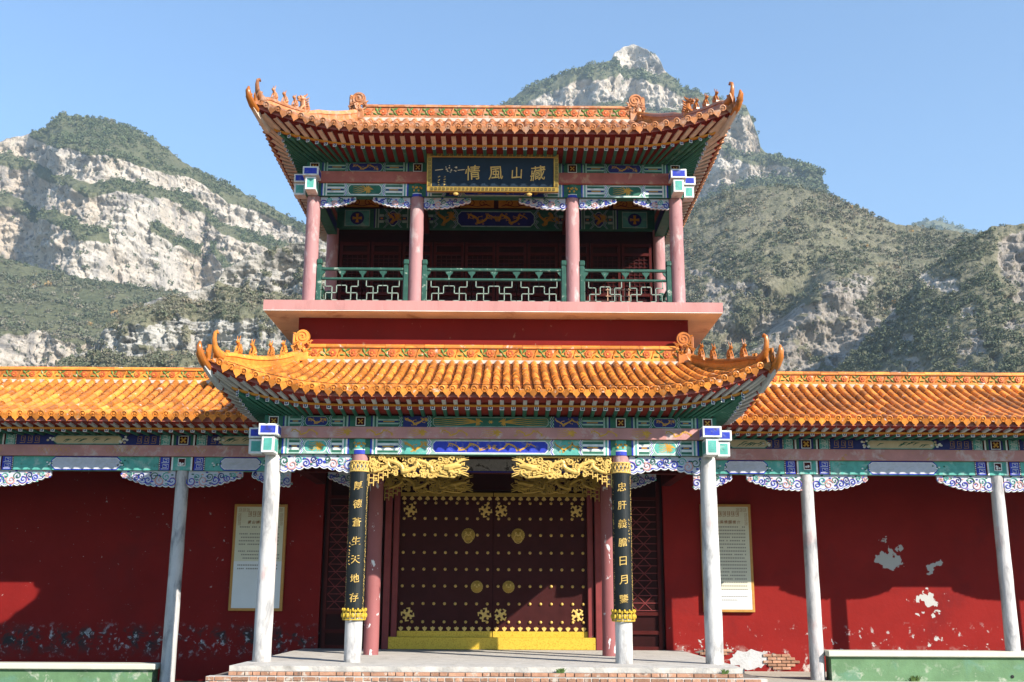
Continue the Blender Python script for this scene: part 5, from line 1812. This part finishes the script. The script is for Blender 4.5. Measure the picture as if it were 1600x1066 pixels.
for i in range(10):
    lattice_door(-3.35 + 0.67 * i + 0.015, -3.35 + 0.67 * (i + 1) - 0.015)
def inner_paint(mb, y):
    painted(mb, -1.75, 1.75, 8.69, 9.12, y, 'navy', 'green', False, True, 'dragon')
    for s in (-1, 1):
        a, b = sorted((s * 1.8, s * 2.62))
        painted(mb, a, b, 8.69, 9.12, y, 'navy', 'green', False, False, 'dragon')
        a, b = sorted((s * 2.66, s * 3.3))
        rect(mb, a, b, 8.69, 9.12, y, 'green')
        outline(mb, a + 0.05, b - 0.05, 8.72, 9.09, 0.015, y - 0.002, 'palegreen')
        rect(mb, a + 0.065, b - 0.065, 8.735, 9.075, y - 0.002, 'teal')
        xc = (a + b) / 2
        mb.poly([(xc + 0.15 * math.cos(-k * 0.5236), y - 0.004, 8.905 + 0.15 * math.sin(-k * 0.5236)) for k in range(12)][::-1], 'navy')
        for k in range(4):
            ribbon(mb, [(xc, 8.905), (xc + 0.1 * math.cos(k * 1.57), 8.905 + 0.1 * math.sin(k * 1.57))], [0.03, 0.07], y - 0.006, 'ochre')
beam(T, 'painted_beam', -3.4, 3.4, 4.56, 4.70, 8.69, 9.12, 'green', inner_paint)
def orange_paint(mb, y):
    for i in range(8):
        x0 = -3.3 + 6.6 * i / 8
        rect(mb, x0 + 0.05, x0 + 0.775, 9.165, 9.40, y, 'panel_orange')
        xc = x0 + 0.41
        for s in (-1, 1):
            ribbon(mb, [(xc + s * a, b) for a, b in spiral(0.12, 9.27, 0.085, 0.02, 1.2, 0.3, 12)], 0.016, y - 0.002, 'red_soffit')
            ribbon(mb, [(xc + s * 0.30, 9.20), (xc + s * 0.2, 9.24), (xc, 9.19)], [0.01, 0.03, 0.01], y - 0.002, 'red_soffit')
beam(T, 'frieze_board', -3.4, 3.4, 4.58, 4.70, 9.14, 9.43, 'maroon', orange_paint)
for s in (-1, 1):
    mb = MB()
    mb.box(s * 3.5 - 0.10, s * 3.5 + 0.10, 2.44, 4.56, 8.53, 9.18, 'green')
    for zz0, zz1, c in ((8.56, 8.74, 'navy'), (8.80, 8.95, 'board_red'), (9.0, 9.15, 'teal')):
        for xx in (-0.103, 0.103):
            q = [(s * 3.5 + xx, 2.6, zz0), (s * 3.5 + xx, 4.45, zz0), (s * 3.5 + xx, 4.45, zz1), (s * 3.5 + xx, 2.6, zz1)]
            mb.poly(q if xx > 0 else q[::-1], c)
    mb.build('cross_beam', T)
    for x in (1.5,):
        mb = MB()
        mb.box(s * x - 0.08, s * x + 0.08, 2.44, 4.56, 8.56, 8.80, 'maroon')
        mb.build('cross_beam', T)
mb = MB()
mb.box(-3.5, 3.5, 2.36, 4.7, 9.46, 9.50, 'maroon')
mb.build('hall_ceiling', T)

tower_beam(T, 8.508, 8.762, 2.22, 1.5, 3.5, 'blue', 'navy', 'green', True, False, ('dragon', 'phoenix'))
for s in (-1, 1):
    mb = MB()
    for z0, z1, r, c in ((8.50, 8.55, 0.142, 'blue'), (8.55, 8.565, 0.141, 'white'), (8.565, 8.766, 0.140, 'green')):
        mb.lathe([(r, z0), (r, z1)], (s * 1.5, 2.33, 0), c, 20)
    for k in range(9):
        a = -1.57 + (k - 4) * 0.2
        mb.ball((s * 1.5 + 0.14 * math.cos(a), 2.33 + 0.14 * math.sin(a), 8.66 + 0.04 * math.sin(k * 2.2)), (0.022, 0.01, 0.024), 'ochre', 6, 4)
    mb.build('painted_collar', T, smooth=True)
beam(T, 'tie_board', -3.5, 3.5, 2.15, 2.5, 8.766, 8.985, 'board_red')
tower_beam(T, 8.989, 9.20, 2.21, 1.5, 3.5, 'navy', 'green', 'navy', False, True, ('dragon', 'dragon'))
for s in (-1, 1):
    corner_ends(T, s, 2.33, 8.50, 8.762, 8.95)
    spandrel_mesh(T, s * 3.365, -s, 0.68, 0.20, 8.505, 2.31, 50 + s)
    spandrel_mesh(T, s * 1.635, s, 0.72, 0.20, 8.505, 2.31, 53 + s)
    spandrel_mesh(T, s * 1.365, -s, 0.90, 0.22, 8.505, 2.31, 56 + s)

# ---- upper roof
YR = 4.66
uf = Slope(4.28, 1.18, YR - 1.05, 9.40, 11.22, 0.42, 0.15, lambda a, i, z: (a, 1.05 + i, z), 0.5)
ub = Slope(4.28, 1.18, YR - 1.05, 9.40, 11.22, 0.42, 0.15, lambda a, i, z: (a, 2 * YR - 1.05 - i, z), 0.5)
us = [Slope(YR - 1.05, YR - 1.05 - 0.01, 1.18, 9.40, 11.22, 0.42, 0.15, lambda a, i, z, s=s: (s * (4.28 - i), YR + a, z), 0.5) for s in (-1, 1)]
mb = MB()
for q in [uf, ub] + us:
    q.deck(mb, 'tile_old', 40 if q in (uf, ub) else 24, 8)
UR = mb.build('upper_roof', T)
tile_slope(uf, UR, 'tile_old', 0.19, 0.062, 0.31, 200)
for q in us + [ub]:
    tile_slope(q, UR, 'tile_old', 0.19, 0.062, 0.31, 0, singles=False)
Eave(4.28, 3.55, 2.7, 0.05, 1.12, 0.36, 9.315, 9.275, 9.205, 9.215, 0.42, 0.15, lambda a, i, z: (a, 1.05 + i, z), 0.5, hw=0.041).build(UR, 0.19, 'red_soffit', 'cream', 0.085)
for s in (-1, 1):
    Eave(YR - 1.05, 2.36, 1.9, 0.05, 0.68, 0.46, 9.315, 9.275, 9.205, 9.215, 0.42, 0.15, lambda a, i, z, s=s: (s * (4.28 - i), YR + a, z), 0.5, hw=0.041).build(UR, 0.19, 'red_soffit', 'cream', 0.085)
mb = MB()
mb.box(-3.7, 3.7, 8.1, 8.15, 9.0, 9.4, 'red_soffit')
mb.build('rear_fascia', UR)
ridge_run(UR, -2.98, 2.98, YR, 11.25, 0.34, 'tile_old')
for s in (-1, 1):
    n = 12
    path = [uf.S(s * uf.ah(1 - 0.56 * i / n), 1 - 0.56 * i / n, 0.03) for i in range(n + 1)]
    hip_ridge(UR, path, 0.085, 0.24, 'tile_old' if s < 0 else 'glaze_brown', False, 'vertical_ridge')
    p = uf.S(s * uf.ah(0.43), 0.43, 0.05)
    big_beast(UR, p, math.atan2(-1, s) + math.pi / 2, 'tile_old' if s < 0 else 'glaze_brown', 1.15)
    roof_corner(UR, uf, s, 0.42, 'tile_old' if s < 0 else 'glaze_brown', 3)
    ridge_dragon(UR, (s * 3.08, YR, 11.25), s, 'tile_old', 1.25)

# ---- timber stacked on the balcony behind the railing
ST = thing('timber_stack', 'pale sawn timber stacked on the balcony behind the green railing', 'timber', (2.25, 3.0, 6.262))
rs = random.Random(12)
pk = MB()
pk.bbox(-0.55, 0.55, -0.10, 0.10, 0.0, 0.07, 'wood_pale', 0.005)
pk = pk.mesh('plank')
for k in range(9):
    inst(pk, 'plank', ST, (2.22 + rs.uniform(-0.12, 0.12), 2.95 + 0.16 * (k % 2), 6.262 + 0.072 * (k // 2)), Matrix.Rotation(R(rs.uniform(-4, 4)), 3, 'Z'))
LW = thing('window_lattice', 'loose wooden window lattice leaning upright behind the timber stack', 'lattice', (2.45, 3.35, 6.262))
mb = MB()
for k in range(6):
    x = 2.25 + 0.085 * k
    mb.box(x, x + 0.016, 3.34, 3.36, 6.264, 7.02, 'wood_pale')
mb.build('upright_bars', LW)
mb = MB()
for k in range(5):
    z = 6.45 + 0.13 * k
    mb.box(2.22, 2.72, 3.323, 3.339, z, z + 0.016, 'wood_pale')
mb.build('cross_bars', LW)

# ================================================================== galleries either side
def gallery(s, zf, wallmat, xs, label, seed):
    G = thing('gallery', label, 'gallery', (s * 8.0, 2.33, zf), 'galleries flanking the gate tower')
    rs = random.Random(seed)
    a, b = sorted((s * 3.43, s * 16.0))
    mb = MB()
    mb.box(a, b, 4.66, 4.9, zf - 0.1, 3.95, wallmat)
    wall = mb.build('wall', G)
    for x in xs:
        column(G, x, 2.33, zf, 3.32, 0.128, 0.112, 'concrete_grey')
        mb = MB()                              # painted block at the head of the column
        mb.lathe([(0.121, 3.195), (0.121, 3.24)], (x, 2.33, 0), 'teal', 16)
        mb.lathe([(0.123, 3.24), (0.123, 3.44)], (x, 2.33, 0), 'teal', 16)
        rect(mb, x - 0.07, x + 0.07, 3.27, 3.42, 2.203, 'white')
        rect(mb, x - 0.055, x + 0.055, 3.285, 3.405, 2.201, 'maroon')
        for k in range(5):
            mb.ball((x + rs.uniform(-0.03, 0.03), 2.20, 3.33 + rs.uniform(-0.03, 0.03)), (0.02, 0.006, 0.018), 'white', 6, 4)
        mb.build('painted_collar', G)
    edges = sorted([s * 3.62] + list(xs) + [xs[-1] + s * 3.4])
    def lowp(mb, y):
        for p, q in zip(edges, edges[1:]):
            garden_paint(mb, p + (0.11 if abs(p) > 3.7 else 0), q - (0.11 if abs(q) > 3.7 else 0), 3.195, 3.44, y, False, rs)
    def upp(mb, y):
        for p, q in zip(edges, edges[1:]):
            garden_paint(mb, p + 0.13, q - 0.13, 3.645, 3.845, y, True, rs)
        for x in edges[1:-1]:
            rect(mb, x - 0.13, x + 0.13, 3.645, 3.845, y, 'navy')
            outline(mb, x - 0.09, x + 0.09, 3.662, 3.828, 0.014, y - 0.002, 'white')
            rect(mb, x - 0.076, x + 0.076, 3.676, 3.814, y - 0.002, 'maroon')
            for k in range(4):
                an = 0.785 + k * 1.5708
                ribbon(mb, [(x, 3.745), (x + 0.06 * math.cos(an), 3.745 + 0.06 * math.sin(an))], [0.02, 0.04], y - 0.004, 'ochre')
    x0, x1 = edges[0], edges[-1]
    beam(G, 'painted_beam', x0, x1, 2.22, 2.42, 3.195, 3.44, 'teal', lowp)
    def pp(mb, y):
        n = int((x1 - x0) / 1.2)
        for i in range(n):
            xm = x0 + (x1 - x0) * (i + 0.5) / n
            for k in range(7):
                u = xm + (k - 3) * 0.085
                hh = 0.075 - 0.008 * abs(k - 3)
                ribbon(mb, [(u - 0.04, 3.55), (u, 3.55 + hh), (u + 0.04, 3.55), (u, 3.55 - hh), (u - 0.04, 3.55)], 0.007, y, 'ochre')
    beam(G, 'tie_board', x0, x1, 2.14, 2.5, 3.444, 3.641, 'board_pink', pp if s < 0 else None)
    beam(G, 'painted_beam', x0, x1, 2.21, 2.42, 3.645, 3.845, 'navy', upp)
    for x in xs:
        for d in (-1, 1):
            spandrel_mesh(G, x + d * 0.12, d, 0.98, 0.275, 3.192, 2.30, int(seed + 10 * x + d))
    spandrel_mesh(G, s * 3.66, s, 0.7, 0.26, 3.192, 2.30, seed + 77)
    mb = MB()
    mb.box(x0, x1, 2.3, 4.66, 3.86, 3.90, 'maroon_dark')
    mb.build('ceiling', G)
    A, cx = 5.15, s * 8.85
    f = Slope(A, 0.0, 2.22, 4.045, 5.08, 0.0, 0.0, lambda q, i, z: (cx + q, 1.28 + i, z), 0.99)
    bk = Slope(A, 0.0, 2.0, 4.085, 5.08, 0.0, 0.0, lambda q, i, z: (cx + q, 5.5 - i, z), 0.99)
    mb = MB()
    f.deck(mb, 'tile_pan', 20, 5)
    bk.deck(mb, 'tile_pan', 20, 5)
    rf = mb.build('roof', G)
    tile_slope(f, rf, 'tile', 0.181, 0.060, 0.29, 186)
    tile_slope(bk, rf, 'tile', 0.181, 0.060, 0.29, 0, singles=False)
    Eave(A, A, A, 0.05, 0.90, 0.40, 3.945, 3.915, 3.855, 3.86, 0, 0, lambda q, i, z: (cx + q, 1.28 + i, z), 0.99).build(rf, 0.188, 'red_soffit_low', 'grey_paint', 0.10, corner_mat='red_soffit_low')
    ridge_run(rf, cx - A, cx + A, 3.5, 5.10, 0.25, 'tile', 0.34)
    return G, wall

GR, wall_r = gallery(1, -0.385, 'wall_sunny', (5.73, 9.2, 12.65), 'open gallery whose sunlit red wall has flaked white patches above a green bench wall', 100)
GLf, wall_l = gallery(-1, -0.655, 'wall_shady', (-5.63, -9.1, -12.55), 'open gallery whose shaded red wall is blistered black and white along its foot', 200)

# exposed brick and plaster at the foot of the sunny wall
rs = random.Random(8)
def ragged(cx, cz, rx, rz, n=26):
    return [(cx + rx * (1 + rs.uniform(-0.25, 0.25)) * math.cos(2 * math.pi * k / n), cz + rz * (1 + rs.uniform(-0.25, 0.25)) * math.sin(2 * math.pi * k / n)) for k in range(n)]
mb = MB()
mb.prism(ragged(5.05, -0.16, 0.42, 0.17), 4.654, 4.67, 'plaster_grey')
mb.prism(ragged(5.62, -0.20, 0.30, 0.15), 4.656, 4.67, 'brick_joint')
mb.prism(ragged(4.35, -0.03, 0.34, 0.07), 4.656, 4.67, 'brick_joint')
mb.build('bare_patch', wall_r)
bm = brick_mesh(0.17, 0.05, 0.05)
for r_ in range(5):
    for k in range(4):
        x, z = 5.40 + 0.182 * k + (0.09 if r_ % 2 else 0), -0.325 + 0.06 * r_
        if abs(x - 5.62) / 0.34 + abs(z + 0.2) / 0.24 < 1.15:
            inst(bm, 'brick', wall_r, (x, 4.652, z))
for r_ in range(2):
    for k in range(3):
        inst(bm, 'brick', wall_r, (4.16 + 0.182 * k + 0.09 * r_, 4.652, -0.055 + 0.06 * r_))

# ---- low bench walls between the gallery columns
def bench(x0, x1, zt, zf, label):
    b = thing('bench_wall', label, 'bench wall', ((x0 + x1) / 2, 2.28, zf))
    mb = MB()
    mb.bbox(x0, x1, 2.06, 2.52, zt - 0.10, zt, 'bench_cap', 0.015)
    mb.build('seat_slab', b)
    mb = MB()
    mb.box(x0 + 0.06, x1 - 0.06, 2.13, 2.46, zf, zt - 0.10, 'bench_green')
    body = mb.build('bench_body', b)
    return b, body
_, bb = bench(5.86, 14.0, 0.118, -0.385, 'pale green bench wall with cream top before the sunlit red wall')
mb = MB()
mb.lathe([(0.028, 0.0), (0.028, 0.012), (0.018, 0.014)], (9.05, 2.13, -0.30), 'black', 12, 'y')
mb.build('drain_hole', bb)
bench(-14.0, -5.78, -0.16, -0.655, 'pale green bench wall with cream top before the shaded red wall')

# ================================================================== plaque, couplets, notice boards
PL = thing('name_plaque', 'dark blue plaque with gold characters in a gilded fret frame', 'plaque', (-0.04, 1.98, 8.50), None)
W2, H = 1.255, 0.76
x0, x1, z0, z1, yb = -0.04 - W2, -0.04 + W2, 8.50, 8.50 + H, 1.98
mb = MB()
mb.box(x0 + 0.05, x1 - 0.05, yb - 0.04, yb + 0.02, z0 + 0.05, z1 - 0.05, 'plaque_blue')
mb.build('board', PL)
fr = 0.095
def frame_side(a0, a1, b0, b1, horiz):
    mb = MB()
    mb.bbox(a0, a1, yb - 0.075, yb + 0.03, b0, b1, 'gold_dull', 0.008)
    y = yb - 0.077
    if horiz:
        n = int((a1 - a0 - 0.1) / 0.075)
        for k in range(n):
            u = a0 + 0.06 + (a1 - a0 - 0.12) * k / n
            fret(mb, u, u + 0.066, b0 + 0.018, b1 - 0.018, y, 'black', 0.009)
    else:
        n = int((b1 - b0 - 0.02) / 0.075)
        for k in range(n):
            u = b0 + 0.01 + (b1 - b0 - 0.02) * k / n
            fret(mb, a0 + 0.018, a1 - 0.018, u, u + 0.066, y, 'black', 0.009)
    mb.build('frame_side', PL)
frame_side(x0, x1, z1 - fr, z1, True)
frame_side(x0, x1, z0, z0 + fr, True)
frame_side(x0, x0 + fr, z0 + fr, z1 - fr, False)
frame_side(x1 - fr, x1, z0 + fr, z1 - fr, False)
zc = (z0 + z1) / 2
for ch, x, sz in (('藏', 0.82, 0.28), ('山', 0.42, 0.22), ('風', 0.02, 0.27), ('情', -0.42, 0.28)):
    put_glyph(PL, ch, x, yb - 0.041, zc - 0.01, sz, 'gold', bold=0.004)
for x, sz in ((-0.64, 0.13), (-1.06, 0.15)):
    put_glyph(PL, '一', x, yb - 0.041, zc + 0.045, sz, 'panel_cream', bold=0.0)
rs = random.Random(4)
mb = MB()                                       # worn-away gilding of the middle character
for k in range(16):
    x, z = -0.84 + rs.uniform(-0.11, 0.11), zc + 0.05 + rs.uniform(-0.10, 0.12) * (0.5 if k < 9 else 1)
    l = rs.uniform(0.008, 0.035)
    rect(mb, x, x + l, z, z + rs.uniform(0.006, 0.03), yb - 0.0425 - 0.0002 * k, 'panel_cream')
mb.build('worn_character', PL)
for cx_, n in ((-1.07, 4), (-0.96, 4)):
    mb = MB()
    for k in range(n):
        for q in range(4):
            zz = zc - 0.10 - 0.05 * k + rs.uniform(-0.014, 0.014)
            xx = cx_ + rs.uniform(-0.016, 0.010)
            rect(mb, xx, xx + rs.uniform(0.010, 0.026), zz, zz + rs.uniform(0.004, 0.012), yb - 0.0425 - 0.0002 * q, 'gold')
    mb.build('signature', PL)
for s in (-1, 1):
    mb = MB()
    mb.ball((-0.04 + s * 0.70, yb - 0.03, z0 - 0.03), (0.055, 0.03, 0.04), 'gold', 8, 5)
    mb.build('support_boss', PL)
PL.rotation_euler = (R(9), 0, 0)

def couplet(s, chars, label):
    x = s * 2.1
    o = thing('couplet_board', label, 'couplet board', (x, 0, 0.62))
    R_ = 0.152
    mb = MB()
    n = 20
    for k in range(n):
        a0, a1 = math.radians(-118 + 236 * k / n), math.radians(-118 + 236 * (k + 1) / n)
        P = lambda a, r, z: (x + r * math.sin(a), -r * math.cos(a), z)
        mb.poly([P(a0, R_, 0.74), P(a1, R_, 0.74), P(a1, R_, 2.935), P(a0, R_, 2.935)], 'couplet_black')
        mb.poly([P(a0, 0.138, 2.935), P(a0, R_, 2.935), P(a1, R_, 2.935), P(a1, 0.138, 2.935)], 'couplet_black')
        mb.poly([P(a1, 0.138, 0.74), P(a1, R_, 0.74), P(a0, R_, 0.74), P(a0, 0.138, 0.74)], 'couplet_black')
    mb.build('board', o, smooth=True)
    rs = random.Random(6 + s)
    for e in (-1, 1):                            # speckled gold edging down each side
        mb = MB()
        for k in range(150):
            z = 0.80 + 2.10 * k / 150 + rs.uniform(-0.006, 0.006)
            a = e * math.radians(66 + rs.uniform(-5, 5))
            if rs.random() < (0.92 if e > 0 else 0.55):
                mb.ball((x + R_ * math.sin(a), -R_ * math.cos(a), z), rs.uniform(0.004, 0.009), 'gold', 5, 3)
        kind(mb.build('gold_edging', o), 'stuff')
    for k, ch in enumerate(chars):
        put_glyph(o, ch, x - 0.005 * s, 0, 2.70 - 0.288 * k, 0.135, 'gold', R_, x, 0, bold=0.0, thick=0.008)
    mb = MB()                                    # small inscription beside the large characters
    for k in range(7):
        z = (1.80 if s < 0 else 2.18) - 0.055 * k
        a = math.radians(-38 if s < 0 else 40)
        for q in range(3):
            zz, aa = z + rs.uniform(-0.015, 0.015), a + rs.uniform(-0.08, 0.08)
            mb.ball((x + (R_ + 0.001) * math.sin(aa), -(R_ + 0.001) * math.cos(aa), zz), (0.010, 0.003, 0.005), 'gold', 5, 3)
    mb.build('small_inscription', o)
    mb = MB()                                    # gilded pierced crown round the foot
    for z in (0.635, 0.765):
        mb.tube([(x + 0.172 * math.cos(a * 0.2618), 0.172 * math.sin(a * 0.2618), z) for a in range(25)], 0.011, 'gold_bright', 6, cap=False)
    for k in range(14):
        a = k * 2 * math.pi / 14
        px, py = x + 0.174 * math.cos(a), 0.174 * math.sin(a)
        mb.tube([(px, py, 0.63), (px, py, 0.79)], 0.010, 'gold_bright', 5)
        a2 = a + math.pi / 14
        qx, qy = x + 0.178 * math.cos(a2), 0.178 * math.sin(a2)
        mb.ball((qx, qy, 0.70), (0.026, 0.026, 0.04), 'gold_bright', 6, 5)
        mb.ball((qx, qy, 0.785), (0.02, 0.02, 0.028), 'gold_bright', 6, 4)
    mb.build('gilded_crown', o)
    return o
couplet(-1, '厚德蒼生天地存', 'black couplet board reading 厚德蒼生天地存 in gold, on the column by the flaked pink post')
couplet(1, '忠肝義膽日月鑒', 'white-speckled black column board reading 忠肝義膽日月鑒 in gold')

def notice(xa, xb, za, zb, y, title, rows, plain, label, seed):
    o = thing('notice_board', label, 'notice board', ((xa + xb) / 2, y, za))
    rs = random.Random(seed)
    mb = MB()
    mb.bbox(xa, xb, y - 0.03, y + 0.035, za, zb, 'notice_frame', 0.008)
    mb.build('frame', o)
    mb = MB()
    t = 0.055
    yp = y - 0.032
    zs = za + (zb - za) * plain
    rect(mb, xa + t, xb - t, zs, zb - t, yp, 'notice_paper')
    rect(mb, xa + t, xb - t, za + t, zs, yp, 'notice_white')
    # printed key-fret corners and header
    y2 = yp - 0.002
    for s in (0, 1):
        for k in range(3):
            a = xa + t + 0.03 + 0.075 * k if not s else xb - t - 0.03 - 0.075 * (k + 1)
            fret(mb, a, a + 0.07, zb - t - 0.10, zb - t - 0.02, y2, 'print_brown', 0.007)
        for k in range(3):
            a = xa + t + 0.02 if not s else xb - t - 0.09
            fret(mb, a, a + 0.07, zb - t - 0.20 - 0.085 * k, zb - t - 0.12 - 0.085 * k, y2, 'print_brown', 0.007)
    W = xb - xa
    for k in range(6):
        a = xa + 0.26 * W + 0.085 * W * k
        fret(mb, a, a + 0.075 * W, zb - t - 0.20, zb - t - 0.08, y2, 'print_brown', 0.012)
    for k in range(rows):
        z = zb - 0.47 - 0.068 * k
        if z < za + 0.12 or (seed == 1 and rs.random() < 0.12):
            continue
        x = xa + 0.13 + (0.06 if rs.random() < 0.3 else 0)
        end = xb - 0.13 - (rs.uniform(0.1, 0.6) if rs.random() < 0.25 else 0)
        while x < end:
            l = 0.024
            if rs.random() > 0.07:
                rect(mb, x, x + l, z, z + 0.026, y2, 'print_grey')
            x += l + 0.011
    pn = mb.build('sheet', o)
    n = len(title)
    for k, ch in enumerate(title):
        put_glyph(pn, ch, xa + W * 0.5 + (k - (n - 1) / 2) * 0.085, yp - 0.001, zb - 0.36, 0.066, 'print_brown', bold=0.01, thick=0.003)
    return o
notice(-5.21, -4.15, 0.71, 2.80, 4.60, '藏山牌坊簡介', 13, 0.46, 'cream notice board with plain white lower half on the shaded red wall', 1)
notice(4.17, 5.19, 0.735, 2.855, 4.60, '藏山風情園簡介', 22, 0.20, 'cream notice board covered in text on the sunlit red wall', 2)

# ---- weeds
def weed(loc, n, h, label, seed):
    rs = random.Random(seed)
    mb = MB()
    for k in range(n):
        a = rs.uniform(0, 6.28)
        l = rs.uniform(0.5, 1.0) * h
        px, py = rs.uniform(-0.6, 0.6) * h, rs.uniform(-0.2, 0.2) * h
        bx, by = px + 0.5 * l * math.cos(a), py + 0.35 * l * math.sin(a)
        w = 0.012
        mb.raw([(loc[0] + px - w, loc[1] + py, loc[2]), (loc[0] + px + w, loc[1] + py, loc[2]), (loc[0] + bx + w, loc[1] + by, loc[2] + l * 0.7), (loc[0] + bx * 1.3, loc[1] + by * 1.3, loc[2] + l)], [(0, 1, 2), (0, 2, 3)], 'leaf')
    tag(mb.build('weed', origin=loc), label, 'weed')
weed((1.05, -1.14, -0.075), 34, 0.075, 'small weed tuft in the worn concrete edge before the gate', 1)
weed((3.42, -1.15, -0.075), 26, 0.07, 'tiny weed tuft at the corner of the porch platform', 2)
weed((7.35, 2.11, -0.385), 60, 0.11, 'weed tuft at the foot of the green bench wall', 3)

# ---- air
mb = MB()
mb.box(-1300, 1100, -60, 2700, -3.0, 720, 'white')
hz = mb.build('haze', origin=(0, 0, 0))
kind(hz, 'stuff')
hm = bpy.data.materials.new('haze')
hm.use_nodes = True
for nd in list(hm.node_tree.nodes):
    if nd.type == 'BSDF_PRINCIPLED':
        hm.node_tree.nodes.remove(nd)
pv = hm.node_tree.nodes.new('ShaderNodeVolumePrincipled')
pv.inputs['Color'].default_value = (0.66, 0.84, 1.0, 1)
pv.inputs['Density'].default_value = 0.00021
pv.inputs['Anisotropy'].default_value = 0.2
hm.node_tree.links.new(pv.outputs[0], hm.node_tree.nodes['Material Output'].inputs['Volume'])
hz.data.materials.clear()
hz.data.materials.append(hm)
